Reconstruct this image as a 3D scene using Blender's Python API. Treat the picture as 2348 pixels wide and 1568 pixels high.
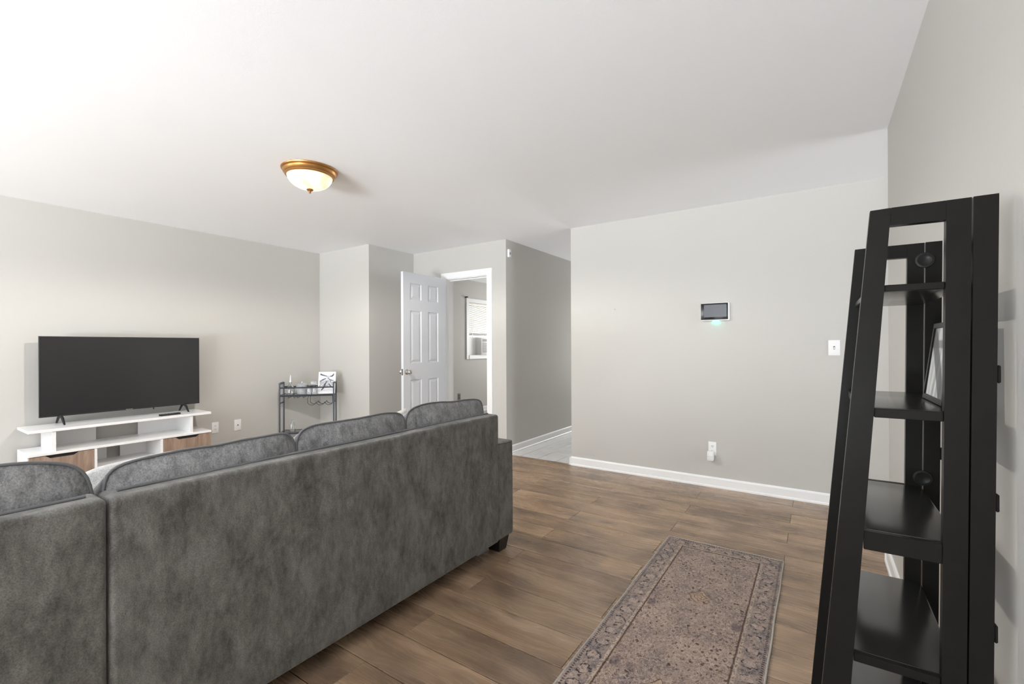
import bpy, bmesh, math, random
from mathutils import Vector, Matrix, noise

for o in list(bpy.data.objects):
    bpy.data.objects.remove(o, do_unlink=True)
SC = bpy.context.scene
COL = SC.collection
random.seed(7)

# ------------------------------------------------------------------ camera, world, light, exposure
CAM_H = 1.225
cam_d = bpy.data.cameras.new('camera')
cam_d.sensor_width = 36.0
cam_d.lens = 36.0 * 1045.0 / 2348.0
cam_d.shift_y = 10.0 / 2348.0
cam_d.clip_start = 0.02
cam_o = bpy.data.objects.new('camera', cam_d)
COL.objects.link(cam_o)
YAW = math.atan(701 / 1045)
cam_o.matrix_world = (Matrix.Translation((0, 0, CAM_H)) @ Matrix.Rotation(YAW, 4, 'Z')
                      @ Matrix.Rotation(math.pi / 2, 4, 'X') @ Matrix.Rotation(-0.004, 4, 'Z'))
SC.camera = cam_o

SC.view_settings.view_transform = 'Standard'
SC.view_settings.look = 'None'
SC.view_settings.exposure = 0.38
SC.view_settings.gamma = 1.0
SC.view_settings.use_curve_mapping = False
try:
    SC.cycles.max_bounces = 16
    SC.cycles.diffuse_bounces = 10
    SC.cycles.glossy_bounces = 4
    SC.cycles.transparent_max_bounces = 16
    SC.cycles.sample_clamp_indirect = 6.0
except Exception:
    pass

W = bpy.data.worlds.new('overcast_sky')
SC.world = W
W.use_nodes = True
W.node_tree.nodes['Background'].inputs[0].default_value = (0.93, 0.97, 1.0, 1)
W.node_tree.nodes['Background'].inputs[1].default_value = 2.0


def area_light(name, loc, rot, sx, sy, power, color):
    d = bpy.data.lights.new(name, 'AREA')
    d.shape = 'RECTANGLE'
    d.size, d.size_y = sx, sy
    d.energy = power
    d.color = color
    o = bpy.data.objects.new(name, d)
    COL.objects.link(o)
    o.location = loc
    o.rotation_euler = rot
    return o


# daylight coming in through the living-room windows (behind the camera) and the bedroom window
area_light('daylight_living_window_a', (-3.85, -5.16, 1.20), (math.radians(90), 0, 0), 2.3, 2.1, 32, (0.90, 0.96, 1.0))
area_light('daylight_living_window_b', (-1.25, -5.16, 1.20), (math.radians(90), 0, 0), 2.3, 2.1, 40, (0.90, 0.96, 1.0))
# added lamp outside the rear windows, facing up to brighten the ceiling
area_light('uplight_fill_rear', (0.5, -7.7, -0.06), (math.radians(180), 0, 0), 6.0, 5.0, 6900, (0.90, 0.96, 1.0))
area_light('fill_side_window', (-5.55, -3.1, 1.32), (0, math.radians(-90), 0), 1.8, 2.6, 70, (0.90, 0.96, 1.0))  # added lamp at the unseen side window, lifts right wall and ceiling
area_light('uplight_fill_side', (-8.2, -3.0, -0.06), (math.radians(180), 0, 0), 5.0, 6.0, 700, (0.90, 0.96, 1.0))  # added lamp facing up beyond the side window, no paving there
area_light('fill_alcove_end', (4.37, 3.30, 1.1), (0, math.radians(90), 0), 1.9, 1.7, 58, (0.90, 0.96, 1.0))  # added lamp out of view, brightens surfaces that face right
area_light('fill_hall_end', (-2.52, 8.36, 1.3), (math.radians(-90), 0, 0), 0.7, 1.6, 27, (1.0, 0.98, 0.95))  # added lamp out of view, brightens the hall
area_light('daylight_bedroom_window_a', (-5.75, 6.93, 1.6), (0, math.radians(-90), 0), 1.3, 1.2, 45, (1.0, 0.99, 0.97))
area_light('fill_bedroom_far', (-4.10, 8.36, 1.5), (math.radians(-90), 0, 0), 1.2, 1.2, 24, (1.0, 0.99, 0.97))  # added second bedroom lamp, out of view, brightens that room

# ------------------------------------------------------------------ measurements of the room
ZC = 2.44          # ceiling
XL = -5.375        # TV wall
YB = 4.25          # wall with the panel, and the door wall
YCOL = 3.53        # face of the boxed corner
XCOL = -4.40       # side of the boxed corner
XHL = -2.93        # hall, left side
XHR = -2.115       # hall, right side
XR = 0.33          # right wall face
YRE = 3.30         # end of the right wall
YREAR = -5.0      # window wall behind the camera
XALC = 4.20        # end of the alcove behind the right wall
XBED = -5.30       # bedroom outer wall
YBED = 8.2


# ------------------------------------------------------------------ node helpers
class NT:
    def __init__(self, name):
        self.mat = bpy.data.materials.new(name)
        self.mat.use_nodes = True
        self.t = self.mat.node_tree
        self.t.nodes.clear()
        self.out = self.t.nodes.new('ShaderNodeOutputMaterial')
        self._tc = None

    def new(self, typ, **kw):
        n = self.t.nodes.new(typ)
        for k, v in kw.items():
            setattr(n, k, v)
        return n

    def put(self, sock, v):
        if v is None:
            return
        if hasattr(v, 'is_output') or isinstance(v, bpy.types.NodeSocket):
            self.t.links.new(v, sock)
        else:
            if isinstance(v, (tuple, list)):
                v = tuple(v)
                if sock.type == 'RGBA' and len(v) == 3:
                    v = v + (1.0,)
            sock.default_value = v

    def obj(self):
        if self._tc is None:
            self._tc = self.new('ShaderNodeTexCoord')
        return self._tc.outputs['Object']

    def math(self, op, a, b=None, c=None, clamp=False):
        n = self.new('ShaderNodeMath', operation=op, use_clamp=clamp)
        self.put(n.inputs[0], a)
        self.put(n.inputs[1], b)
        self.put(n.inputs[2], c)
        return n.outputs[0]

    def sep(self, v):
        n = self.new('ShaderNodeSeparateXYZ')
        self.put(n.inputs[0], v)
        return n.outputs[0], n.outputs[1], n.outputs[2]

    def comb(self, x, y, z):
        n = self.new('ShaderNodeCombineXYZ')
        self.put(n.inputs[0], x)
        self.put(n.inputs[1], y)
        self.put(n.inputs[2], z)
        return n.outputs[0]

    def mapping(self, v, scale=(1, 1, 1), loc=(0, 0, 0)):
        n = self.new('ShaderNodeMapping')
        self.put(n.inputs[0], v)
        self.put(n.inputs['Location'], loc)
        self.put(n.inputs['Scale'], scale)
        return n.outputs[0]

    def noise(self, v, scale, detail=3, rough=0.55, dist=0.0):
        n = self.new('ShaderNodeTexNoise')
        self.put(n.inputs['Vector'], v)
        self.put(n.inputs['Scale'], scale)
        self.put(n.inputs['Detail'], detail)
        self.put(n.inputs['Roughness'], rough)
        self.put(n.inputs['Distortion'], dist)
        return n.outputs[0]

    def voronoi(self, v, scale, feature='F1', rand=1.0):
        n = self.new('ShaderNodeTexVoronoi', feature=feature)
        self.put(n.inputs['Vector'], v)
        self.put(n.inputs['Scale'], scale)
        self.put(n.inputs['Randomness'], rand)
        return n

    def ramp(self, fac, stops, interp='LINEAR'):
        n = self.new('ShaderNodeValToRGB')
        cr = n.color_ramp
        cr.interpolation = interp
        while len(cr.elements) < len(stops):
            cr.elements.new(0.5)
        for e, (p, c) in zip(cr.elements, stops):
            e.position = p
            if not isinstance(c, (tuple, list)):
                c = (c, c, c)
            e.color = (c[0], c[1], c[2], 1)
        self.put(n.inputs[0], fac)
        return n.outputs[0]

    def mix(self, fac, a, b, blend='MIX'):
        n = self.new('ShaderNodeMix', data_type='RGBA', blend_type=blend)
        self.put(n.inputs[0], fac)
        self.put(n.inputs[6], a)
        self.put(n.inputs[7], b)
        return n.outputs[2]

    def bump(self, h, strength=0.2, dist=0.002):
        n = self.new('ShaderNodeBump')
        self.put(n.inputs['Strength'], strength)
        self.put(n.inputs['Distance'], dist)
        self.put(n.inputs['Height'], h)
        return n.outputs[0]

    def band(self, v, lo, hi, soft=0.001):
        """1 inside [lo,hi] with soft edges"""
        a = self.new('ShaderNodeMapRange', interpolation_type='SMOOTHSTEP')
        self.put(a.inputs[0], v)
        self.put(a.inputs[1], lo - soft)
        self.put(a.inputs[2], lo + soft)
        b = self.new('ShaderNodeMapRange', interpolation_type='SMOOTHSTEP')
        self.put(b.inputs[0], v)
        self.put(b.inputs[1], hi - soft)
        self.put(b.inputs[2], hi + soft)
        return self.math('SUBTRACT', a.outputs[0], b.outputs[0], clamp=True)

    def principled(self, color, rough=0.5, metal=0.0, normal=None, spec=None, sheen=None, emit=None, estr=0.0, coat=None):
        p = self.new('ShaderNodeBsdfPrincipled')
        self.put(p.inputs['Base Color'], color)
        self.put(p.inputs['Roughness'], rough)
        self.put(p.inputs['Metallic'], metal)
        if normal is not None:
            self.put(p.inputs['Normal'], normal)
        if spec is not None:
            self.put(p.inputs['Specular IOR Level'], spec)
        if sheen is not None:
            self.put(p.inputs['Sheen Weight'], sheen)
            self.put(p.inputs['Sheen Roughness'], 0.4)
        if coat is not None:
            self.put(p.inputs['Coat Weight'], coat)
            self.put(p.inputs['Coat Roughness'], 0.08)
        if emit is not None:
            self.put(p.inputs['Emission Color'], emit)
            self.put(p.inputs['Emission Strength'], estr)
        self.t.links.new(p.outputs[0], self.out.inputs[0])
        return p


def simple(name, color, rough=0.5, metal=0.0, nscale=60, var=0.06, bump=0.0, bscale=None, **kw):
    m = NT(name)
    n = m.noise(m.obj(), nscale, 3)
    c = m.mix(n, tuple(x * (1 - var) for x in color), tuple(min(1, x * (1 + var)) for x in color))
    nm = None
    if bump:
        nm = m.bump(m.noise(m.obj(), bscale or nscale, 2), bump, 0.001)
    m.principled(c, rough, metal, nm, **kw)
    return m.mat


def paint(name, color, rough, bscale=180, bstr=0.08):
    m = NT(name)
    g = m.new('ShaderNodeNewGeometry').outputs['Position']
    n = m.noise(g, 1.3, 3)
    c = m.mix(n, tuple(x * 0.985 for x in color), tuple(min(1, x * 1.01) for x in color))
    b = m.noise(g, bscale, 3)
    m.principled(c, rough, 0, m.bump(b, bstr, 0.002), spec=0.3)
    return m.mat


M = {}
M['wall'] = paint('wall_paint_warm_white', (0.520, 0.508, 0.482), 0.55)
M['ceil'] = paint('ceiling_paint_white', (0.89, 0.908, 0.935), 0.7, 120, 0.12)
M['trim'] = simple('trim_paint_white', (0.84, 0.845, 0.85), 0.32, var=0.01)
M['door'] = simple('door_paint_cool_white', (0.62, 0.637, 0.675), 0.35, var=0.01, bump=0.03, bscale=90)
M['black'] = simple('black_wood_lacquer', (0.0110, 0.0102, 0.0093), 0.28, spec=0.05, var=0.15, nscale=25, bump=0.03, bscale=140)
M['blackmatte'] = simple('black_plastic_matte', (0.012, 0.012, 0.013), 0.5)
M['white_lam'] = simple('white_laminate', (0.83, 0.83, 0.835), 0.28, var=0.01)
M['plastic'] = simple('white_plastic', (0.82, 0.82, 0.82), 0.35, var=0.01)
M['slot'] = simple('dark_slot', (0.05, 0.05, 0.05), 0.6)
M['greyplate'] = simple('grey_plate', (0.19, 0.18, 0.165), 0.5)
M['chrome'] = simple('satin_nickel', (0.62, 0.60, 0.57), 0.22, 1.0, var=0.03)
M['steel'] = simple('blue_grey_steel', (0.085, 0.095, 0.115), 0.38, 0.55, var=0.1)
M['brass'] = simple('antique_brass', (0.47, 0.245, 0.085), 0.34, 0.85, var=0.12, nscale=14)
M['screen'] = simple('tv_screen', (0.017, 0.017, 0.0175), 0.24, var=0.02, spec=0.5)
M['bezel'] = simple('tv_bezel', (0.012, 0.012, 0.013), 0.35)
M['legblack'] = simple('sofa_leg_black', (0.010, 0.009, 0.009), 0.35)
M['underlay'] = simple('floor_underlay', (0.060, 0.041, 0.028), 0.9)
M['grout'] = simple('tile_grout', (0.11, 0.11, 0.11), 0.9)
M['grille'] = simple('ac_grille', (0.25, 0.25, 0.25), 0.5)
M['bracket'] = simple('grey_bracket', (0.25, 0.26, 0.28), 0.4)
M['carpet'] = simple('bedroom_carpet', (0.42, 0.39, 0.35), 0.95, var=0.15, nscale=300, bump=0.4, bscale=400)


def fabric(name, c0, c1, mott, weave, wstr, sheen):
    m = NT(name)
    o = m.new('ShaderNodeNewGeometry').outputs['Position']
    big = m.noise(m.mapping(o, (1, 1, 0.55)), mott, 6, 0.66, 0.5)
    mid = m.noise(m.mapping(o, (1, 1.2, 0.5)), mott * 4.5, 3, 0.6)
    fac = m.ramp(m.math('ADD', m.math('MULTIPLY', big, 0.68), m.math('MULTIPLY', mid, 0.32)), [(0.36, 0.0), (0.60, 1.0)])
    fine = m.noise(o, weave, 2, 0.7)
    c = m.mix(fac, c0, c1)
    k = m.math('ADD', 0.30, m.math('MULTIPLY', fine, 1.4))
    c = m.mix(1.0, c, m.comb(k, k, k), 'MULTIPLY')
    m.principled(c, 0.85, 0, m.bump(m.math('ADD', fine, m.math('MULTIPLY', big, 0.6)), wstr, 0.004), spec=0.2, sheen=sheen)
    return m.mat


M['sofa'] = fabric('charcoal_velvet_upholstery', (0.070, 0.067, 0.062), (0.168, 0.163, 0.153), 11.0, 270, 0.25, 0.25)
M['cushion'] = fabric('grey_tweed_upholstery', (0.120, 0.120, 0.123), (0.295, 0.295, 0.302), 26.0, 230, 0.45, 0.35)
M['piping'] = simple('grey_piping', (0.13, 0.13, 0.135), 0.8, var=0.2, nscale=300)
M['pillow'] = fabric('light_grey_pillow', (0.34, 0.335, 0.33), (0.46, 0.455, 0.45), 25.0, 300, 0.3, 0.2)


def wood_floor():
    m = NT('oak_laminate_plank')
    info = m.new('ShaderNodeObjectInfo')
    rnd = info.outputs['Random']
    o = m.obj()
    off = m.new('ShaderNodeVectorMath', operation='ADD')
    m.put(off.inputs[0], o)
    m.put(off.inputs[1], m.comb(m.math('MULTIPLY', rnd, 37.0), m.math('MULTIPLY', rnd, 91.0), m.math('MULTIPLY', rnd, 13.0)))
    v = off.outputs[0]
    warp = m.noise(m.mapping(v, (1.2, 4.0, 1)), 1.6, 3, 0.5)
    x, y, z = m.sep(v)
    yy = m.math('ADD', y, m.math('MULTIPLY', m.math('SUBTRACT', warp, 0.5), 0.16))
    vv = m.comb(x, yy, z)
    g1 = m.noise(m.mapping(vv, (0.8, 10, 1)), 1.0, 4, 0.52, 0.5)       # broad grain streaks
    g2 = m.noise(m.mapping(vv, (4.0, 150, 1)), 1.0, 3, 0.6)            # fine pores
    g3 = m.noise(m.mapping(v, (2.2, 5.5, 1)), 1.0, 3, 0.55)            # light and dark clouds
    base = m.ramp(g1, [(0.26, (0.190, 0.117, 0.068)), (0.47, (0.305, 0.202, 0.124)), (0.74, (0.395, 0.275, 0.180))])
    base = m.mix(m.ramp(g3, [(0.32, 0.95), (0.56, 0.0)]), base, (0.150, 0.100, 0.066))
    base = m.mix(m.math('MULTIPLY', m.ramp(g2, [(0.42, 1.0), (0.62, 0.0)]), 0.13), base, (0.085, 0.055, 0.035))
    # knots
    vo = m.voronoi(m.mapping(v, (1.7, 4.6, 1)), 1.0)
    knot = m.ramp(vo.outputs['Distance'], [(0.03, 1.0), (0.14, 0.0)])
    base = m.mix(m.math('MULTIPLY', knot, 0.6), base, (0.055, 0.034, 0.021))
    tone = m.math('ADD', 1.02, m.math('MULTIPLY', rnd, 0.15))
    base = m.mix(1.0, base, m.comb(tone, tone, tone), 'MULTIPLY')
    b = m.bump(m.math('ADD', g1, m.math('MULTIPLY', g2, 0.4)), 0.05, 0.0012)
    m.principled(base, m.math('ADD', 0.20, m.math('MULTIPLY', g2, 0.14)), 0, b, spec=0.5)
    return m.mat


M['plank'] = wood_floor()


def drawer_wood():
    m = NT('rustic_oak_veneer')
    o = m.obj()
    g = m.noise(m.mapping(o, (3, 34, 5)), 1.0, 5, 0.6, 0.5)
    c = m.ramp(g, [(0.3, (0.185, 0.122, 0.088)), (0.5, (0.300, 0.212, 0.160)), (0.75, (0.385, 0.285, 0.222))])
    cl = m.noise(m.mapping(o, (1, 5, 1.6)), 1.6, 3)
    c = m.mix(m.ramp(cl, [(0.35, 0.5), (0.6, 0.0)]), c, (0.19, 0.118, 0.08))
    m.principled(c, 0.5, 0, m.bump(g, 0.15, 0.001))
    return m.mat


M['drawer'] = drawer_wood()


def tile_mat():
    m = NT('glazed_white_tile')
    info = m.new('ShaderNodeObjectInfo').outputs['Random']
    n = m.noise(m.obj(), 9, 4)
    c = m.mix(n, (0.60, 0.60, 0.60), (0.72, 0.72, 0.72))
    t = m.math('ADD', 0.95, m.math('MULTIPLY', info, 0.07))
    c = m.mix(1.0, c, m.comb(t, t, t), 'MULTIPLY')
    m.principled(c, 0.22, 0, m.bump(m.noise(m.obj(), 12, 2), 0.06, 0.002))
    return m.mat


M['tile'] = tile_mat()


def glass_mat(name, tint=(0.95, 0.97, 0.98), gloss=0.12, milky=0.0):
    m = NT(name)
    tr = m.new('ShaderNodeBsdfTransparent')
    m.put(tr.inputs[0], tint)
    gl = m.new('ShaderNodeBsdfGlossy')
    m.put(gl.inputs['Roughness'], 0.04)
    m.put(gl.inputs[0], (0.9, 0.9, 0.9))
    fr = m.new('ShaderNodeFresnel')
    m.put(fr.inputs[0], 1.45)
    f = m.math('ADD', fr.outputs[0], gloss, clamp=True)
    mx = m.new('ShaderNodeMixShader')
    m.put(mx.inputs[0], f)
    m.t.links.new(tr.outputs[0], mx.inputs[1])
    m.t.links.new(gl.outputs[0], mx.inputs[2])
    last = mx.outputs[0]
    if milky:
        df = m.new('ShaderNodeBsdfDiffuse')
        m.put(df.inputs[0], (0.72, 0.74, 0.76))
        cut = m.voronoi(m.obj(), 110, 'DISTANCE_TO_EDGE')
        k = m.math('MULTIPLY', m.ramp(cut.outputs['Distance'], [(0.05, 1.0), (0.25, 0.25)]), milky)
        m2 = m.new('ShaderNodeMixShader')
        m.put(m2.inputs[0], k)
        m.t.links.new(last, m2.inputs[1])
        m.t.links.new(df.outputs[0], m2.inputs[2])
        last = m2.outputs[0]
    m.t.links.new(last, m.out.inputs[0])
    return m.mat


M['glass'] = glass_mat('clear_glass', (0.93, 0.95, 0.96), 0.10)
M['cutglass'] = glass_mat('cut_glass', (0.88, 0.90, 0.92), 0.10, 0.55)
M['pane'] = glass_mat('window_pane', (0.98, 0.99, 1.0), 0.0)
M['disc'] = simple('smoky_plastic_disc', (0.014, 0.0135, 0.013), 0.30, spec=0.12, var=0.5, nscale=70)


def emitter(name, color, strength, base=(0.8, 0.8, 0.8)):
    m = NT(name)
    m.principled(base, 0.4, 0, emit=color, estr=strength)
    return m.mat


def dome_mat():
    m = NT('alabaster_glass_lit')
    n = m.noise(m.obj(), 6.5, 4, 0.6, 0.8)
    x, y, z = m.sep(m.obj())
    col = m.ramp(n, [(0.36, (1.0, 0.80, 0.42)), (0.50, (1.0, 0.90, 0.68)), (0.62, (1.0, 0.95, 0.84))])
    hgt = m.ramp(m.math('MULTIPLY', z, -8.0), [(0.16, 0.55), (0.5, 1.0)])
    st = m.math('MULTIPLY', hgt, m.math('ADD', 0.10, m.math('MULTIPLY', n, 1.25)))
    m.principled((0.42, 0.37, 0.27), 0.3, 0, emit=col, estr=st)
    return m.mat


M['dome'] = dome_mat()
M['led'] = emitter('teal_led', (0.05, 1.0, 0.72), 14.0, (0.1, 0.6, 0.5))


def rug_mat(Wd, Ln):
    m = NT('faded_oriental_rug_pile')
    o = m.obj()
    wob = m.noise(o, 60, 2)
    x, y, z = m.sep(o)
    ax = m.math('ABSOLUTE', x)
    ay = m.math('ABSOLUTE', y)
    dx = m.math('SUBTRACT', Wd / 2, ax)
    dy = m.math('SUBTRACT', Ln / 2, ay)
    d0 = m.math('MINIMUM', dx, dy)
    d = m.math('ADD', d0, m.math('MULTIPLY', m.math('SUBTRACT', wob, 0.5), 0.007))
    side = m.math('GREATER_THAN', dy, dx)                        # 1 along the long sides
    run = m.math('ADD', m.math('MULTIPLY', side, y), m.math('MULTIPLY', m.math('SUBTRACT', 1.0, side), x))
    wx = m.math('ADD', x, m.math('MULTIPLY', m.math('SUBTRACT', m.noise(o, 22, 2), 0.5), 0.03))
    wy = m.math('ADD', y, m.math('MULTIPLY', m.math('SUBTRACT', m.noise(m.mapping(o, (1, 1, 1), (3, 5, 1)), 22, 2), 0.5), 0.03))
    wv = m.comb(wx, wy, 0.0)
    # field
    cloud = m.noise(o, 5.5, 4, 0.6)
    field = m.ramp(cloud, [(0.34, (0.185, 0.165, 0.168)), (0.50, (0.262, 0.218, 0.198)), (0.66, (0.330, 0.278, 0.252))])
    vor = m.voronoi(m.mapping(wv, (1.25, 0.85, 1)), 36)
    spk = m.ramp(vor.outputs['Distance'], [(0.20, 1.0), (0.32, 0.0)])
    dens = m.ramp(m.noise(o, 9, 3), [(0.40, 0.05), (0.54, 1.0)])
    field = m.mix(m.math('MULTIPLY', m.math('MULTIPLY', spk, dens), 0.85), field, (0.062, 0.050, 0.046))
    ring = m.band(vor.outputs['Distance'], 0.34, 0.46, 0.03)
    field = m.mix(m.math('MULTIPLY', ring, 0.30), field, (0.44, 0.37, 0.32))
    curl = m.math('ABSOLUTE', m.math('SUBTRACT', m.noise(wv, 26, 3, 0.5, 1.8), 0.5))
    field = m.mix(m.math('MULTIPLY', m.ramp(curl, [(0.0, 1.0), (0.026, 0.0)]), 0.6), field, (0.45, 0.38, 0.33))
    curl2 = m.math('ABSOLUTE', m.math('SUBTRACT', m.noise(m.mapping(wv, (1, 1, 1), (7, 3, 2)), 34, 2, 0.5, 2.4), 0.47))
    field = m.mix(m.math('MULTIPLY', m.ramp(curl2, [(0.0, 1.0), (0.030, 0.0)]), 0.75), field, (0.080, 0.068, 0.068))
    dash = m.noise(m.mapping(wv, (1.5, 0.75, 1), (1, 8, 3)), 75, 3, 0.6, 0.8)
    field = m.mix(m.ramp(dash, [(0.56, 0.0), (0.66, 0.75)]), field, (0.085, 0.070, 0.066))
    field = m.mix(m.ramp(dash, [(0.32, 0.45), (0.42, 0.0)]), field, (0.46, 0.395, 0.35))
    # larger dark blossoms and blue-grey leaves, mirrored left and right
    mir = m.comb(m.math('ADD', ax, m.math('MULTIPLY', m.math('SUBTRACT', wx, x), 0.5)), wy, 0.0)
    v2 = m.voronoi(m.mapping(mir, (1.0, 0.62, 1)), 10.5)
    field = m.mix(m.math('MULTIPLY', m.ramp(v2.outputs['Distance'], [(0.15, 1.0), (0.26, 0.0)]), 0.6), field, (0.095, 0.088, 0.102))
    # diamond medallions along the middle
    fy = m.math('SUBTRACT', m.math('FRACT', m.math('ADD', m.math('DIVIDE', wy, 0.72), 0.02)), 0.5)
    fy = m.math('ABSOLUTE', m.math('MULTIPLY', fy, 0.72))
    dia = m.math('ADD', m.math('MULTIPLY', m.math('ABSOLUTE', wx), 1.0), m.math('MULTIPLY', fy, 0.85))
    field = m.mix(m.math('MULTIPLY', m.band(dia, -0.1, 0.052, 0.003), 0.6), field, (0.36, 0.285, 0.215))
    for lo, hi in ((0.012, 0.017), (0.030, 0.035), (0.050, 0.055)):
        field = m.mix(m.math('MULTIPLY', m.band(dia, lo, hi, 0.0015), 0.75), field, (0.10, 0.08, 0.072))
    # border
    bc = m.ramp(m.noise(o, 13, 3), [(0.36, (0.170, 0.158, 0.163)), (0.58, (0.275, 0.235, 0.215))])
    fr = m.math('MULTIPLY', m.math('SUBTRACT', m.math('FRACT', m.math('DIVIDE', m.math('ADD', run, m.math('MULTIPLY', m.math('SUBTRACT', wob, 0.5), 0.034)), 0.092)), 0.5), 0.092)
    q = m.math('ADD', m.math('SUBTRACT', d, 0.056), m.math('MULTIPLY', m.math('SUBTRACT', m.noise(m.mapping(o, (1, 1, 1), (2, 9, 4)), 48, 2), 0.5), 0.030))
    rad = m.math('SQRT', m.math('ADD', m.math('MULTIPLY', fr, fr), m.math('MULTIPLY', m.math('MULTIPLY', q, q), 0.9)))
    fr2 = m.math('SUBTRACT', 0.046, m.math('ABSOLUTE', fr))
    rad2 = m.math('SQRT', m.math('ADD', m.math('MULTIPLY', fr2, fr2), m.math('MULTIPLY', q, q)))
    bc = m.mix(m.math('MULTIPLY', m.band(rad, -1, 0.021, 0.003), 0.75), bc, (0.33, 0.285, 0.26))
    brk = m.ramp(m.noise(o, 38, 2), [(0.44, 0.0), (0.54, 1.0)])
    bc = m.mix(m.math('MULTIPLY', m.math('MULTIPLY', m.band(rad, 0.021, 0.028, 0.002), brk), 0.9), bc, (0.035, 0.038, 0.052))
    bc = m.mix(m.math('MULTIPLY', m.band(rad2, -1, 0.0075, 0.002), 0.8), bc, (0.055, 0.058, 0.07))
    bc = m.mix(m.math('MULTIPLY', m.ramp(curl2, [(0.0, 1.0), (0.030, 0.0)]), 0.7), bc, (0.07, 0.066, 0.072))
    bc = m.mix(m.math('MULTIPLY', spk, 0.4), bc, (0.09, 0.08, 0.08))
    bc = m.mix(m.ramp(dash, [(0.58, 0.0), (0.68, 0.7)]), bc, (0.075, 0.068, 0.072))
    bc = m.mix(m.ramp(dash, [(0.32, 0.5), (0.42, 0.0)]), bc, (0.45, 0.39, 0.35))
    bc = m.mix(m.math('MULTIPLY', m.ramp(curl, [(0.0, 1.0), (0.02, 0.0)]), 0.5), bc, (0.40, 0.35, 0.31))
    # guard stripes
    tick = m.math('GREATER_THAN', m.math('FRACT', m.math('DIVIDE', run, 0.0135)), 0.45)
    bc = m.mix(m.math('MULTIPLY', m.math('MULTIPLY', m.band(d, 0.010, 0.019, 0.001), tick), 0.8), bc, (0.06, 0.058, 0.066))
    col = m.mix(m.band(d0, -1, 0.112, 0.002), field, bc)
    col = m.mix(m.math('MULTIPLY', m.band(d, 0.093, 0.104, 0.0015), 0.7), col, (0.40, 0.345, 0.295))
    spots = m.math('GREATER_THAN', m.noise(o, 95, 1), 0.52)
    col = m.mix(m.math('MULTIPLY', m.math('MULTIPLY', m.band(d, 0.094, 0.103, 0.0015), spots), 0.6), col, (0.10, 0.085, 0.08))
    col = m.mix(m.math('MULTIPLY', m.band(d, 0.1065, 0.1135, 0.0012), 0.85), col, (0.085, 0.064, 0.056))
    # worn, faded patches and pile
    wear = m.noise(m.mapping(o, (1.0, 2.6, 1), (4, 2, 0)), 60, 4, 0.7)
    col = m.mix(m.ramp(wear, [(0.50, 0.0), (0.70, 0.40)]), col, (0.33, 0.285, 0.265))
    bc2 = m.new('ShaderNodeBrightContrast')
    m.put(bc2.inputs[0], col)
    m.put(bc2.inputs['Bright'], 0.0)
    m.put(bc2.inputs['Contrast'], 0.13)
    col = m.mix(1.0, bc2.outputs[0], (1.24, 1.165, 1.10), 'MULTIPLY')
    pile = m.noise(o, 420, 2)
    k = m.math('ADD', 0.50, m.math('MULTIPLY', pile, 1.0))
    col = m.mix(1.0, col, m.comb(k, k, k), 'MULTIPLY')
    m.principled(col, 0.95, 0, m.bump(m.math('ADD', pile, m.math('MULTIPLY', wear, 0.7)), 0.6, 0.004), spec=0.1, sheen=0.15)
    return m.mat


# ------------------------------------------------------------------ mesh helpers
def link(name, me, mat, parent=None, loc=(0, 0, 0), rot=None):
    o = bpy.data.objects.new(name, me)
    COL.objects.link(o)
    if mat is not None and not me.materials:
        me.materials.append(mat)
    o.location = loc
    if rot is not None:
        o.rotation_euler = rot
    if parent is not None:
        o.parent = parent
    return o


def thing(name, label=None, cat=None, loc=(0, 0, 0), rotz=0.0, group=None, kind=None):
    o = bpy.data.objects.new(name, None)
    o.empty_display_size = 0.1
    COL.objects.link(o)
    o.location = loc
    o.rotation_euler = (0, 0, rotz)
    return tag(o, label, cat, group, kind)


def tag(o, label=None, cat=None, group=None, kind=None):
    if label:
        o['label'] = label
    if cat:
        o['category'] = cat
    if group:
        o['group'] = group
    if kind:
        o['kind'] = kind
    return o


def bm_mesh(bm, name='m', smooth=False):
    bmesh.ops.recalc_face_normals(bm, faces=bm.faces)
    me = bpy.data.meshes.new(name)
    bm.to_mesh(me)
    bm.free()
    if smooth:
        me.polygons.foreach_set('use_smooth', [True] * len(me.polygons))
    return me


def bm_box(bm, lo, hi):
    vs = [bm.verts.new((x, y, z)) for x in (lo[0], hi[0]) for y in (lo[1], hi[1]) for z in (lo[2], hi[2])]
    for f in ((0, 1, 3, 2), (4, 6, 7, 5), (0, 4, 5, 1), (2, 3, 7, 6), (0, 2, 6, 4), (1, 5, 7, 3)):
        bm.faces.new([vs[i] for i in f])
    return vs


def off(p, q):
    return tuple(a - b for a, b in zip(p, q))


def box(name, lo, hi, mat, parent=None, bevel=0.0, seg=2, local=False, rot=None):
    """a box given by two corners; world coordinates, or the parent's with local=True"""
    c = tuple((a + b) / 2 for a, b in zip(lo, hi))
    h = tuple(abs(b - a) / 2 for a, b in zip(lo, hi))
    bm = bmesh.new()
    bm_box(bm, tuple(-x for x in h), h)
    if bevel:
        bmesh.ops.bevel(bm, geom=list(bm.edges), offset=min(bevel, 0.49 * min(h) * 2), segments=seg, profile=0.5, affect='EDGES')
    me = bm_mesh(bm, name, smooth=False)
    if bevel and seg > 1:
        shade(me)
    loc = c
    if parent is not None and not local:
        loc = off(c, parent.location)
    return link(name, me, mat, parent, loc, rot)


def shade(me, ang=35):
    me.polygons.foreach_set('use_smooth', [True] * len(me.polygons))
    bm = bmesh.new()
    bm.from_mesh(me)
    for e in bm.edges:
        if len(e.link_faces) == 2 and e.calc_face_angle(0) > math.radians(ang):
            e.smooth = False
    bm.to_mesh(me)
    bm.free()


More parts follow.
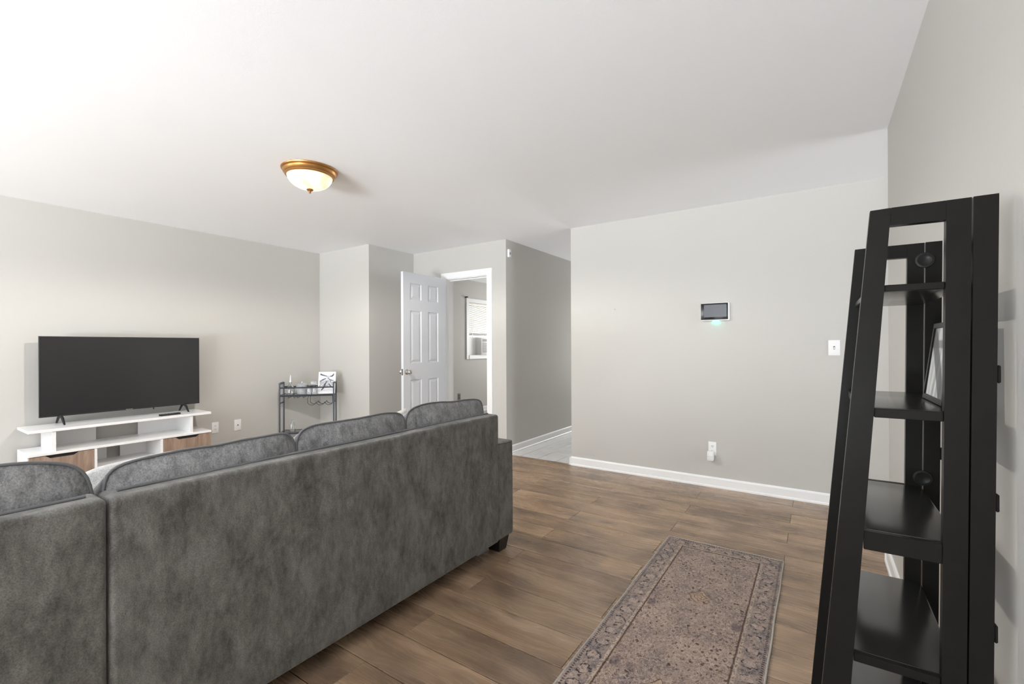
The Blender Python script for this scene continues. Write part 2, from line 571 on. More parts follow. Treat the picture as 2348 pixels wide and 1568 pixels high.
def boxes_mesh(name, boxes, mat, parent=None, world_origin=None):
    bm = bmesh.new()
    o = world_origin or (0, 0, 0)
    for lo, hi in boxes:
        bm_box(bm, off(lo, o), off(hi, o))
    me = bm_mesh(bm, name)
    loc = o if parent is None else off(o, parent.location)
    return link(name, me, mat, parent, loc)


def bm_tube(bm, pts, r, n=8, closed=False):
    pts = [Vector(p) for p in pts]
    m = len(pts)
    rings = []
    up0 = None
    for i, p in enumerate(pts):
        a = pts[(i - 1) % m] if (closed or i > 0) else p
        b = pts[(i + 1) % m] if (closed or i < m - 1) else p
        t = (b - a)
        t = t.normalized() if t.length > 1e-9 else Vector((0, 0, 1))
        if up0 is None:
            up0 = Vector((0, 0, 1)) if abs(t.z) < 0.9 else Vector((1, 0, 0))
        s = t.cross(up0)
        if s.length < 1e-6:
            s = t.orthogonal()
        s.normalize()
        w = s.cross(t).normalized()
        up0 = w
        rr = r[i] if isinstance(r, (list, tuple)) else r
        rings.append([bm.verts.new(p + s * math.cos(2 * math.pi * k / n) * rr + w * math.sin(2 * math.pi * k / n) * rr) for k in range(n)])
    cnt = m if closed else m - 1
    for i in range(cnt):
        A, B = rings[i], rings[(i + 1) % m]
        for k in range(n):
            bm.faces.new((A[k], A[(k + 1) % n], B[(k + 1) % n], B[k]))
    if not closed:
        bm.faces.new(rings[0])
        bm.faces.new(rings[-1])


def tube(name, pts, r, mat, parent=None, n=8, closed=False):
    bm = bmesh.new()
    bm_tube(bm, pts, r, n, closed)
    me = bm_mesh(bm, name)
    shade(me, 50)
    return link(name, me, mat, parent)


def lathe(name, prof, mat, parent=None, n=32, loc=(0, 0, 0), rot=None, cap=True):
    bm = bmesh.new()
    rings = []
    for r, z in prof:
        if r < 1e-6:
            rings.append([bm.verts.new((0, 0, z))])
        else:
            rings.append([bm.verts.new((r * math.cos(2 * math.pi * k / n), r * math.sin(2 * math.pi * k / n), z)) for k in range(n)])
    for A, B in zip(rings, rings[1:]):
        if len(A) == 1 and len(B) == 1:
            continue
        for k in range(n):
            if len(A) == 1:
                bm.faces.new((A[0], B[k], B[(k + 1) % n]))
            elif len(B) == 1:
                bm.faces.new((A[k], A[(k + 1) % n], B[0]))
            else:
                bm.faces.new((A[k], A[(k + 1) % n], B[(k + 1) % n], B[k]))
    if cap:
        for R in (rings[0], rings[-1]):
            if len(R) > 1:
                bm.faces.new(R)
    me = bm_mesh(bm, name)
    shade(me, 40)
    return link(name, me, mat, parent, loc, rot)


def prism(name, poly, axis, a, b, mat, parent=None, world=True):
    """extrude a 2D polygon along an axis from a to b; for axis X the polygon is (y,z), for Y it is (x,z), for Z it is (x,y)"""
    bm = bmesh.new()

    def P(p, t):
        if axis == 'X':
            return (t, p[0], p[1])
        if axis == 'Y':
            return (p[0], t, p[1])
        return (p[0], p[1], t)
    pts = [P(p, a) for p in poly] + [P(p, b) for p in poly]
    c = tuple((min(q[i] for q in pts) + max(q[i] for q in pts)) / 2 for i in range(3))
    A = [bm.verts.new(off(P(p, a), c)) for p in poly]
    B = [bm.verts.new(off(P(p, b), c)) for p in poly]
    n = len(poly)
    bm.faces.new(A)
    bm.faces.new(B)
    for i in range(n):
        bm.faces.new((A[i], A[(i + 1) % n], B[(i + 1) % n], B[i]))
    me = bm_mesh(bm, name)
    loc = c if (parent is None or not world) else off(c, parent.location)
    return link(name, me, mat, parent, loc)


def struct(o):
    o['kind'] = 'structure'
    return o


# ------------------------------------------------------------------ the setting: shell
T = 0.12
struct(boxes_mesh('ceiling', [((XL - T, YREAR - T, ZC), (XALC + T, YBED + T, ZC + 0.1))], M['ceil']))
SWY0, SWY1, SWZ0, SWZ1 = -4.4, -1.8, 0.40, 2.25    # added side window, left of and behind the camera, for more light
struct(boxes_mesh('wall_left', [((XL - T, YREAR - T, -0.1), (XL, SWY0, ZC)), ((XL - T, SWY1, -0.1), (XL, YCOL + 0.05, ZC)),
                                ((XL - T, SWY0, -0.1), (XL, SWY1, SWZ0)), ((XL - T, SWY0, SWZ1), (XL, SWY1, ZC))], M['wall']))
w4 = struct(thing('window_4', loc=(XL, SWY0, SWZ0)))
boxes_mesh('window_frame', [((XL, SWY0 - .06, SWZ0 - .06), (XL + .018, SWY0, SWZ1 + .06)), ((XL, SWY1, SWZ0 - .06), (XL + .018, SWY1 + .06, SWZ1 + .06)),
                            ((XL, SWY0, SWZ1), (XL + .018, SWY1, SWZ1 + .06)), ((XL, SWY0, SWZ0 - .06), (XL + .03, SWY1, SWZ0))], M['trim'], w4, (XL, SWY0, SWZ0))
boxes_mesh('mullion', [((XL - .08, -3.13, SWZ0), (XL - .04, -3.07, SWZ1))], M['trim'], w4, (XL, -3.1, SWZ0))
struct(boxes_mesh('wall_corner', [((XL - T, YCOL, -0.1), (XCOL, YCOL + 0.1, ZC))], M['wall']))
struct(boxes_mesh('wall_corner_side', [((XCOL - 0.1, YCOL + 0.1, -0.1), (XCOL, YB, ZC))], M['wall']))
DX0, DX1, DZ = -3.838, -3.186, 2.065     # doorway
struct(boxes_mesh('wall_door', [((XBED - T, YB, -0.1), (DX0, YB + T, ZC)), ((DX1, YB, -0.1), (XHL, YB + T, ZC)),
                                ((DX0, YB, DZ), (DX1, YB + T, ZC))], M['wall']))
struct(boxes_mesh('wall_hall_left', [((XHL - T, YB + T, -0.1), (XHL, YBED, ZC))], M['wall']))
struct(boxes_mesh('wall_back', [((XHR, YB, -0.1), (XALC + T, YB + T, ZC))], M['wall']))
struct(boxes_mesh('wall_hall_right', [((XHR, YB + T, -0.1), (XHR + T, YBED, ZC))], M['wall']))
struct(boxes_mesh('wall_far', [((XBED - T, YBED, -0.1), (-4.7, YBED + T, ZC)), ((-3.5, YBED, -0.1), (-2.88, YBED + T, ZC)), ((-2.16, YBED, -0.1), (XHR + T, YBED + T, ZC)),
                               ((-2.88, YBED, -0.1), (-2.16, YBED + T, 0.45)), ((-2.88, YBED, 2.12), (-2.16, YBED + T, ZC)),  # opening added for the hall fill lamp
                               ((-4.7, YBED, -0.1), (-3.5, YBED + T, 0.9)), ((-4.7, YBED, 2.1), (-3.5, YBED + T, ZC))], M['wall']))  # opening added for the second bedroom lamp
struct(boxes_mesh('wall_right', [((XR, YREAR - T, -0.1), (XR + T, YRE, ZC))], M['wall']))
EY0, EY1, EZ0, EZ1 = 2.40, 4.17, 0.10, 2.08       # unseen opening added at the end of the alcove for the fill lamp
w5 = struct(thing('window_5', loc=(XALC, EY0, EZ0)))
boxes_mesh('window_frame', [((XALC - .018, EY0 - .06, 0.0), (XALC, EY0, EZ1 + .06)), ((XALC - .018, EY1, 0.0), (XALC, EY1 + .06, EZ1 + .06)),
                            ((XALC - .018, EY0, EZ1), (XALC, EY1, EZ1 + .06))], M['trim'], w5, (XALC, EY0, EZ0))
struct(boxes_mesh('wall_alcove', [((XALC, YRE - 1.2, -0.1), (XALC + T, EY0, ZC)), ((XALC, EY1, -0.1), (XALC + T, YB, ZC)),
                                  ((XALC, EY0, -0.1), (XALC + T, EY1, EZ0)), ((XALC, EY0, EZ1), (XALC + T, EY1, ZC)), ((XR + T, YRE - 1.2, -0.1), (XALC, YRE - 1.08, ZC))], M['wall']))
# bedroom outer wall with its window opening
WY0, WY1, WZ0, WZ1 = 6.47, 7.38, 1.065, 2.035
struct(boxes_mesh('wall_bedroom', [((XBED - T, YB + T, -0.1), (XBED, WY0, ZC)), ((XBED - T, WY1, -0.1), (XBED, YBED, ZC)),
                                   ((XBED - T, WY0, -0.1), (XBED, WY1, WZ0)), ((XBED - T, WY0, WZ1), (XBED, WY1, ZC))], M['wall']))
# window wall behind the camera
RW = [(-5.0, -2.7), (-2.4, -0.1)]
RZ0, RZ1 = 0.10, 2.25
bx = [((XL - T, YREAR - T, -0.1), (RW[0][0], YREAR, ZC)), ((RW[0][1], YREAR - T, -0.1), (RW[1][0], YREAR, ZC)),
      ((RW[1][1], YREAR - T, -0.1), (XR + T, YREAR, ZC))]
for a, b in RW:
    bx += [((a, YREAR - T, -0.1), (b, YREAR, RZ0)), ((a, YREAR - T, RZ1), (b, YREAR, ZC))]
struct(boxes_mesh('wall_rear', bx, M['wall']))
for i, (a, b) in enumerate(RW):
    w = struct(thing('window_%d' % (i + 2), loc=(a, YREAR, RZ0)))
    mid = (a + b) / 2
    boxes_mesh('window_frame', [((a - .06, YREAR, RZ0 - .06), (a, YREAR + .018, RZ1 + .06)), ((b, YREAR, RZ0 - .06), (b + .06, YREAR + .018, RZ1 + .06)),
                                ((a, YREAR, RZ1), (b, YREAR + .018, RZ1 + .06)), ((a, YREAR, RZ0 - .06), (b, YREAR + .03, RZ0))], M['trim'], w, (a, YREAR, RZ0))
    boxes_mesh('mullion', [((mid - .03, YREAR - .08, RZ0), (mid + .03, YREAR - .04, RZ1))], M['trim'], w, (mid, YREAR, RZ0))

# ------------------------------------------------------------------ floor: planks, hall tiles, bedroom carpet
fl = struct(boxes_mesh('floor', [((XL, YREAR, -0.1), (XALC, YB, -0.012))], M['underlay']))


def plank_mesh(L, Wd, g=0.0020, ch=0.0008, dep=0.0012, th=0.012, gx=0.0007):
    hx, hy = L / 2 - gx, Wd / 2 - g
    vs, fs = [], []
    for (sx, sy, z) in ((hx, hy, -th), (hx, hy, -dep), (hx - ch, hy - ch, 0)):
        vs += [(-sx, -sy, z), (sx, -sy, z), (sx, sy, z), (-sx, sy, z)]
    for r in (0, 4):
        for k in range(4):
            fs.append((r + k, r + (k + 1) % 4, r + 4 + (k + 1) % 4, r + 4 + k))
    fs.append((8, 9, 10, 11))
    fs.append((3, 2, 1, 0))
    me = bpy.data.meshes.new('plank')
    me.from_pydata(vs, [], fs)
    me.update()
    return me


PW, PL = 0.1935, 1.305
cache = {}
k = -7
while True:
    y1 = 3.09 - k * PW
    y0 = y1 - PW
    k += 1
    if y0 >= YB:
        continue
    if y1 <= YREAR:
        break
    row = k - 1
    x0lim = XL
    x1lim = XALC if (y0 + y1) / 2 > YRE - 1.05 else XR
    if y1 > YRE - 1.05 > y0:
        x1lim = XR
    j = (-0.163 if row % 2 == 0 else -0.815)
    while j > x0lim:
        j -= PL
    yy0, yy1 = max(y0, YREAR), min(y1, YB)
    while j < x1lim:
        a, b = max(j, x0lim), min(j + PL, x1lim)
        j += PL
        if b - a < 0.01:
            continue
        # the wall that ends in the room is left out of the planks' way
        segs = [(a, b)]
        if (yy0 + yy1) / 2 < YRE and x1lim > XR:
            segs = [s for s in ((a, min(b, XR)), (max(a, XR + T), b)) if s[1] - s[0] > 0.01]
        for a2, b2 in segs:
            key = (round(b2 - a2, 4), round(yy1 - yy0, 4))
            if key not in cache:
                cache[key] = plank_mesh(*key)
            link('plank', cache[key], M['plank'], fl, ((a2 + b2) / 2, (yy0 + yy1) / 2, 0))

fh = struct(boxes_mesh('floor_hall', [((XHL, YB, -0.1), (XHR, YBED, -0.0035))], M['grout']))
TP = 0.2215
tm = {}
for i in range(5):
    xa, xb = max(XHL, -2.985 + TP * i), min(XHR, -2.985 + TP * (i + 1))
    if xb - xa < 0.01:
        continue
    for q in range(14):
        ya, yb = max(YB, 4.168 + TP * q), 4.168 + TP * (q + 1)
        key = (round(xb - xa, 4), round(yb - ya, 4))
        if key not in tm:
            tm[key] = plank_mesh(key[0], key[1], 0.0035, 0.002, 0.0012, 0.01, 0.0035)
        link('tile', tm[key], M['tile'], fh, ((xa + xb) / 2, (ya + yb) / 2, 0.0))
struct(boxes_mesh('trim_1', [((XHL, YB - 0.03, 0.0), (XHR, YB + 0.012, 0.004))], M['plank']))
struct(boxes_mesh('floor_bedroom', [((XBED, YB, -0.1), (XHL - T, YBED, -0.002))], M['carpet']))

# ------------------------------------------------------------------ baseboards and casing
BH = 0.088


def bprof(s):   # profile (distance from wall, height)
    return [(0, 0), (s * 0.020, 0), (s * 0.0195, 0.012), (s * 0.013, 0.019), (s * 0.013, BH - 0.014), (s * 0.009, BH - 0.004), (s * 0.003, BH), (0, BH)]


def base_x(name, x0, x1, y, s):     # runs along x on a wall at y, facing s (-1 = towards -y)
    return struct(prism(name, [(y + p[0], p[1]) for p in bprof(s)], 'X', x0, x1, M['trim']))


def base_y(name, y0, y1, x, s):
    return struct(prism(name, [(x + p[0], p[1]) for p in bprof(s)], 'Y', y0, y1, M['trim']))


base_x('baseboard_back', XHR - 0.0, XALC, YB, -1)
base_y('baseboard_hall_right', YB - 0.02, YBED, XHR, -1)
base_y('baseboard_hall_left', YB, YBED, XHL, 1)
base_x('baseboard_door', -3.12, XHL + 0.02, YB, -1)
base_x('baseboard_door_left', XCOL, -3.906, YB, -1)
base_y('baseboard_corner_side', YCOL - 0.02, YB, XCOL, 1)
base_x('baseboard_corner', XL, XCOL + 0.02, YCOL, -1)
base_y('baseboard_left', YREAR, YCOL, XL, 1)
base_y('baseboard_right', YREAR, YRE, XR, -1)
base_x('baseboard_right_end', XR - 0.02, XR + T, YRE, 1)
base_y('baseboard_bedroom', YB + T, YBED, XBED, 1)

# casing and jamb of the doorway
struct(boxes_mesh('trim_2', [((DX1 - 0.006, YB - 0.016, 0), (DX1 + 0.066, YB, DZ + 0.068)),
                             ((DX0 - 0.066, YB - 0.016, 0), (DX0 + 0.006, YB, DZ + 0.068)),
                             ((DX0 + 0.006, YB - 0.016, DZ - 0.006), (DX1 - 0.006, YB, DZ + 0.068))], M['trim']))
struct(boxes_mesh('trim_3', [((DX1 - 0.014, YB, 0), (DX1, YB + T, DZ)), ((DX0, YB, 0), (DX0 + 0.014, YB + T, DZ)),
                             ((DX0 + 0.014, YB, DZ - 0.014), (DX1 - 0.014, YB + T, DZ)),
                             ((DX1 - 0.024, YB + 0.055, 0), (DX1 - 0.014, YB + 0.09, DZ - 0.014)),
                             ((DX0 + 0.014, YB + 0.055, DZ - 0.026), (DX1 - 0.024, YB + 0.09, DZ - 0.014))], M['trim']))

# ------------------------------------------------------------------ open six-panel door
door = struct(thing('door_1', 'white six-panel door standing open into the room', None, (-3.8075, 4.195, 0)))
DY0, DY1, DTOP, DT = 3.502, 4.192, 2.058, 0.0175
ys = [(3.603, 3.786), (3.886, 4.064)]
zs = [(0.19, 0.0), ]
rows = [(0.21, 0.858), (1.036, 1.636), (1.748, 1.945)]
cxd = -3.8075
bx = []
xa, xb = cxd - DT, cxd + DT
for (a, b) in ((DY0, ys[0][0]), (ys[0][1], ys[1][0]), (ys[1][1], DY1)):
    bx.append(((xa, a, 0.012), (xb, b, DTOP)))
zz = [0.012] + [v for r in rows for v in r] + [DTOP]
for (a, b) in ys:
    for i in range(0, len(zz), 2):
        bx.append(((xa, a, zz[i]), (xb, b, zz[i + 1])))
boxes_mesh('leaf', bx, M['door'], door, (cxd, 3.85, 1.0))


def door_panel(y0, y1, z0, z1):
    """raised-and-fielded panel: sloping moulding, flat sunk margin, raised middle, on both faces"""
    bm = bmesh.new()
    hy, hz = (y1 - y0) / 2, (z1 - z0) / 2
    for s in (-1, 1):
        rings = []
        for ins, dep in ((0.0, 0.0), (0.007, 0.0015), (0.011, 0.0085), (0.020, 0.0095), (0.024, 0.0085), (0.042, 0.003), (0.045, 0.0022)):
            X = s * (DT - dep)
            rings.append([bm.verts.new((X, yv, zv)) for yv, zv in ((-hy + ins, -hz + ins), (hy - ins, -hz + ins), (hy - ins, hz - ins), (-hy + ins, hz - ins))])
        for A, B in zip(rings, rings[1:]):
            for q in range(4):
                bm.faces.new((A[q], A[(q + 1) % 4], B[(q + 1) % 4], B[q]))
        bm.faces.new(rings[-1])
    me = bm_mesh(bm, 'panel')
    return link('panel', me, M['door'], door, off((cxd, (y0 + y1) / 2, (z0 + z1) / 2), door.location))


for (a, b) in ys:
    for (c, d) in rows:
        door_panel(a, b, c, d)
for s in (1, -1):
    kn = lathe('knob', [(0.0, 0.0), (0.031, 0.0), (0.031, 0.004), (0.022, 0.009), (0.011, 0.013), (0.010, 0.030), (0.017, 0.036), (0.025, 0.045), (0.027, 0.054), (0.023, 0.062), (0.012, 0.066), (0, 0.066)],
               M['chrome'], door, 24, off((cxd + s * DT, 3.550, 0.945), door.location), (0, s * math.pi / 2, 0), cap=False)
box('latch_plate', (cxd - 0.011, DY0 - 0.002, 0.91), (cxd + 0.011, DY0 + 0.001, 0.98), M['chrome'], door)
for z in (0.25, 1.05, 1.85):
    tube('hinge', [off((cxd - DT - 0.004, DY1 + 0.012, z), door.location), off((cxd - DT - 0.004, DY1 + 0.012, z + 0.09), door.location)], 0.006, M['chrome'], door)

# ------------------------------------------------------------------ bedroom window with blind
win = struct(thing('window_1', 'white bedroom window with blind seen through the doorway', None, (XBED, WY0, WZ0)))
fx0, fx1 = XBED - 0.005, XBED + 0.02
boxes_mesh('window_frame', [((fx0, WY0 - 0.068, WZ0 - 0.068), (fx1, WY0, WZ1 + 0.07)), ((fx0, WY1, WZ0 - 0.068), (fx1, WY1 + 0.068, WZ1 + 0.07)),
                            ((fx0, WY0, WZ1), (fx1, WY1, WZ1 + 0.07)), ((fx0, WY0, WZ0 - 0.068), (fx1 + 0.01, WY1, WZ0))], M['trim'], win, (XBED, WY0, WZ0))
boxes_mesh('sash', [((XBED - 0.09, WY0, WZ0), (XBED - 0.05, WY0 + 0.03, WZ1)), ((XBED - 0.09, WY1 - 0.03, WZ0), (XBED - 0.05, WY1, WZ1)),
                    ((XBED - 0.09, WY0 + 0.03, 1.395), (XBED - 0.05, WY1 - 0.03, 1.435)), ((XBED - 0.09, WY0 + 0.03, WZ1 - 0.03), (XBED - 0.05, WY1 - 0.03, WZ1))], M['trim'], win, (XBED, WY0, WZ0))
box('pane', (XBED - 0.072, WY0 + 0.03, 1.435), (XBED - 0.068, WY1 - 0.03, WZ1 - 0.03), M['pane'], win)
box('pane', (XBED - 0.072, WY0 + 0.03, WZ0), (XBED - 0.068, WY1 - 0.03, 1.395), M['pane'], win)
tube('curtain_hook', [off((XBED + 0.0, WY0 - 0.085, WZ1 + 0.085), win.location), off((XBED + 0.06, WY0 - 0.085, WZ1 + 0.085), win.location)], 0.012, M['blackmatte'], win)
M['slat'] = simple('blind_slat_cream', (0.80, 0.78, 0.72), 0.45, var=0.02)
blind = thing('window_blind', 'cream slatted mini blind half lowered in the bedroom window', 'blind', (XBED + 0.0, WY0, WZ1))
box('headrail', (XBED - 0.04, WY0 + 0.015, WZ1 - 0.03), (XBED - 0.005, WY1 - 0.015, WZ1 - 0.002), M['slat'], blind)
sm = None
z = WZ1 - 0.045
while z > 1.475:
    if sm is None:
        s0 = box('slat', (XBED - 0.034, WY0 + 0.018, z), (XBED - 0.010, WY1 - 0.018, z + 0.0012), M['slat'], blind, rot=(0, math.radians(38), 0))
        sm = s0.data
    else:
        link('slat', sm, M['slat'], blind, off((XBED - 0.022, (WY0 + WY1) / 2, z), blind.location), (0, math.radians(38), 0))
    z -= 0.0205
box('bottom_rail', (XBED - 0.036, WY0 + 0.016, 1.440), (XBED - 0.008, WY1 - 0.016, 1.462), simple('blind_rail_grey', (0.42, 0.40, 0.37), 0.5), blind)
for yy in (WY0 + 0.12, WY1 - 0.12):
    tube('cord', [off((XBED - 0.008, yy, WZ1 - 0.02), blind.location), off((XBED - 0.008, yy, 1.45), blind.location)], 0.0025, M['greyplate'], blind, 5)
tube('tilt_wand', [off((XBED + 0.002, WY0 + 0.115, WZ1 - 0.02), blind.location), off((XBED + 0.004, WY0 + 0.115, 1.10), blind.location)], 0.004, M['plastic'], blind, 6)

ac = thing('window_air_conditioner', 'white window air conditioner with grey grille in the bedroom window', 'air conditioner', (XBED, 6.76, WZ0))
box('case', (XBED - 0.30, 6.76, WZ0), (XBED + 0.075, 7.26, 1.392), M['plastic'], ac, 0.012)
for q in range(9):
    zq = 1.115 + q * 0.021
    box('louvre', (XBED + 0.074, 6.80, zq), (XBED + 0.080, 7.22, zq + 0.014), M['grille'], ac)
box('control_panel', (XBED + 0.074, 6.80, 1.315), (XBED + 0.079, 7.22, 1.365), M['grille'], ac)
box('side_panel', (XBED - 0.055, WY0 + 0.03, WZ0), (XBED - 0.045, 6.76, 1.392), M['plastic'], ac)
box('side_panel', (XBED - 0.055, 7.26, WZ0), (XBED - 0.045, WY1 - 0.03, 1.392), M['plastic'], ac)

# ------------------------------------------------------------------ sofa
def cushion_mesh(w, h, t0, bulge, seed, n=26, mm=20, ex=9.0, lump=0.012, drop=0.0):
    """box cushion in local coords: y = width, z = height, x = thickness; returns mesh and the two seam loops"""
    bm = bmesh.new()

    def outline(s, t):
        mx = max(abs(s), abs(t))
        if mx < 1e-6:
            return 0.0, 0.0
        s1, t1 = s / mx, t / mx
        k = 1.0 / (abs(s1) ** ex + abs(t1) ** ex) ** (1 / ex)
        kk = 1 + (k - 1) * mx ** 2
        return s * kk, t * kk

    def sag(y, z):
        v = noise.noise(Vector((y * 3.2 + seed * 5.1, seed * 2.7, 0.3)))
        v2 = noise.noise(Vector((y * 8.0 + seed, seed, 4.0)))
        return (v * 0.020 + v2 * 0.007) * max(0.0, z / (h / 2))

    def pt(s, t, side):
        a, b = outline(s, t)
        y, z = a * w / 2, b * h / 2
        prof = (1 - abs(s) ** 3.2) * (1 - abs(t) ** 3.2)
        lum = noise.noise(Vector((y * 6 + seed, z * 6, side * 3.1 + seed))) * lump * prof
        lum += noise.noise(Vector((y * 17 + seed, z * 17, side))) * lump * 0.3 * min(1, prof * 3)
        x = side * (t0 + bulge * prof + lum)
        lowered = drop * max(0.0, (b + 0.2) / 1.2) if side < 0 else 0.0
        return (x, y, z + sag(y, z) - lowered)
    loops = []
    faces = {}
    for side in (-1, 1):
        g = [[bm.verts.new(pt(-1 + 2 * i / n, -1 + 2 * j / mm, side)) for j in range(mm + 1)] for i in range(n + 1)]
        for i in range(n):
            for j in range(mm):
                bm.faces.new((g[i][j], g[i + 1][j], g[i + 1][j + 1], g[i][j + 1]))
        ring = [g[i][0] for i in range(n)] + [g[n][j] for j in range(mm)] + [g[i][mm] for i in range(n, 0, -1)] + [g[0][j] for j in range(mm, 0, -1)]
        loops.append(ring)
    A, B = loops
    L = len(A)
    prev = A
    for q in range(1, 5):
        if q < 4:
            f = q / 4
            cur = []
            for a, b in zip(A, B):
                p = a.co.lerp(b.co, f)
                e = 0.010 * math.sin(math.pi * f)
                dv = Vector((0, p.y / (w / 2), p.z / (h / 2)))
                dv = dv.normalized() * e if dv.length > 0 else dv
                cur.append(bm.verts.new(p + dv))
        else:
            cur = B
        for i in range(L):
            bm.faces.new((prev[i], prev[(i + 1) % L], cur[(i + 1) % L], cur[i]))
        prev = cur
    la = [tuple(v.co) for v in A]
    lb = [tuple(v.co) for v in B]
    me = bm_mesh(bm, 'cushion')
    me.polygons.foreach_set('use_smooth', [True] * len(me.polygons))
    return me, la, lb


def add_cushion(name, parent, c, w, h, t0, bulge, seed, rot, mat, pmat, pr=0.0043, **kw):
    me, la, lb = cushion_mesh(w, h, t0, bulge, seed, **kw)
    o = link(name, me, mat, parent, off(c, parent.location) if parent else c, rot)
    bm = bmesh.new()
    bm_tube(bm, la, pr, 7, True)
    bm_tube(bm, lb, pr, 7, True)
    pm = bm_mesh(bm, 'piping')
    pm.polygons.foreach_set('use_smooth', [True] * len(pm.polygons))
    link('piping', pm, pmat, o)
    return o


def soft_box(name, lo, hi, mat, parent, bevel=0.02, seed=0, bulge=0.006, cuts=10):
    """upholstered block: bevelled, gently uneven"""
    c = tuple((a + b) / 2 for a, b in zip(lo, hi))
    h = [abs(b - a) / 2 for a, b in zip(lo, hi)]
    bm = bmesh.new()
    bm_box(bm, tuple(-x for x in h), tuple(h))
    bmesh.ops.bevel(bm, geom=list(bm.edges), offset=bevel, segments=4, profile=0.5, affect='EDGES')
    big = [e for e in bm.edges if e.calc_length() > 0.12]
    bmesh.ops.subdivide_edges(bm, edges=big, cuts=cuts, use_grid_fill=True)
    for v in bm.verts:
        p = v.co
        n = noise.noise(Vector((p.x * 4 + seed, p.y * 4, p.z * 4)))
        fx = (1 - (p.y / h[1]) ** 2) * (1 - (p.z / h[2]) ** 2)
        v.co.x += math.copysign(1, p.x) * (bulge * max(0, fx) + n * 0.002)
        v.co.z += (noise.noise(Vector((p.y * 2.4 + seed, 1.7, p.z))) * 0.004) if p.z > 0 else 0
    me = bm_mesh(bm, name)
    shade(me, 50)
    return link(name, me, mat, parent, off(c, parent.location))


SX = -1.552            # outer face of the sofa back
SF = -2.50             # front of the seat
SZ0, SZ1 = 0.078, 0.828
Y0s, Y1s = 0.408, 2.175


def sofa_leg(parent, x, y):
    bm = bmesh.new()
    top = [bm.verts.new((sx * 0.052, sy * 0.052, 0.088)) for sx, sy in ((-1, -1), (1, -1), (1, 1), (-1, 1))]
    bot = [bm.verts.new((sx * 0.038, sy * 0.036, 0.0)) for sx, sy in ((-1, -1), (1, -1), (1, 1), (-1, 1))]
    bm.faces.new(top)
    bm.faces.new(bot)
    for q in range(4):
        bm.faces.new((bot[q], bot[(q + 1) % 4], top[(q + 1) % 4], top[q]))
    me = bm_mesh(bm, 'leg')
    return link('leg', me, M['legblack'], parent, off((x, y, 0), parent.location))


sofa = thing('sofa_section', 'long charcoal sofa section with arm and three grey back cushions, beside the bare floor', 'sofa', (-2.0, 1.3, 0), group='sectional sofa pieces')
soft_box('back', (SX - 0.115, Y0s - 0.002, SZ0), (SX, Y1s, SZ1), M['sofa'], sofa, 0.016, 3, 0.004)
tube('back_piping', [off((SX - 0.062, Y0s + 0.03 + (Y1s - Y0s - 0.06) * i / 40, SZ1 + 0.002 + 0.003 * noise.noise(Vector((i * 0.35, 0, 0)))), sofa.location) for i in range(41)], 0.005, M['piping'], sofa)
soft_box('arm', (SF, 2.16, SZ0), (SX - 0.006, 2.335, 0.652), M['sofa'], sofa, 0.018, 9, 0.003)
tube('arm_piping', [off((SX - 0.010, 2.183, 0.6475), sofa.location), off((SX - 0.010, 2.318, 0.6475), sofa.location)], 0.004, M['piping'], sofa)
soft_box('seat_base', (SF + 0.02, Y0s, SZ0), (SX - 0.10, 2.17, 0.30), M['sofa'], sofa, 0.015, 5, 0.002, 6)
cw = [(0.418, 0.985, -0.034), (0.985, 1.545, -0.018), (1.545, 2.160, -0.003)]
for i, (a, b, dz) in enumerate(cw):
    add_cushion('back_cushion', sofa, (-1.735, (a + b) / 2, 0.672 + dz / 2), (b - a) - 0.002, 0.515 + dz, 0.085, 0.050, 3.3 + i * 2.1, (0, math.radians(-3), 0), M['cushion'], M['piping'], drop=0.11)
    add_cushion('seat_cushion', sofa, (-2.13, (a + b) / 2, 0.365), (b - a) - 0.008, 0.72, 0.062, 0.018, 9 + i, (0, math.radians(90), 0), M['cushion'], M['piping'], n=14, mm=14)
for x, y in ((-1.618, 2.245), (SF + 0.08, 2.245), (-1.66, 0.5), (SF + 0.08, 0.5)):
    sofa_leg(sofa, x, y)
box('frame_bracket', (-1.70, 2.055, 0.022), (-1.62, 2.15, 0.085), M['bracket'], sofa, 0.004)

so2 = thing('sofa_section', 'charcoal sofa section at the left edge, joined to the long one by a seam', 'sofa', (-2.0, -0.1, 0), group='sectional sofa pieces')
L0, L1 = -0.62, 0.4025
soft_box('back', (SX - 0.115, L0, SZ0), (SX - 0.002, L1, SZ1 + 0.002), M['sofa'], so2, 0.016, 13, 0.004)
tube('back_piping', [off((SX - 0.062, L0 + 0.03 + (L1 - L0 - 0.06) * i / 24, SZ1 + 0.003 + 0.003 * noise.noise(Vector((i * 0.35, 3, 0)))), so2.location) for i in range(25)], 0.005, M['piping'], so2)
soft_box('seat_base', (SF + 0.02, L0, SZ0), (SX - 0.10, L1, 0.30), M['sofa'], so2, 0.015, 15, 0.002, 6)
soft_box('side_back', (SF, L0, SZ0), (SX - 0.10, L0 + 0.11, SZ1), M['sofa'], so2, 0.02, 16, 0.002, 6)
for i, (a, b) in enumerate([(-0.47, 0.402)]):
    add_cushion('back_cushion', so2, (-1.735, (a + b) / 2 + 0.006, 0.664), (b - a), 0.505, 0.085, 0.050, 21.4, (math.radians(4.5), math.radians(-3), 0), M['cushion'], M['piping'], drop=0.11, ex=6.5)
    add_cushion('seat_cushion', so2, (-2.13, (a + b) / 2, 0.365), (b - a) - 0.01, 0.72, 0.062, 0.018, 31, (0, math.radians(90), 0), M['cushion'], M['piping'], n=14, mm=14)
for x, y in ((-1.66, 0.30), (SF + 0.08, 0.30), (-1.66, L0 + 0.08), (SF + 0.08, L0 + 0.08)):
    sofa_leg(so2, x, y)


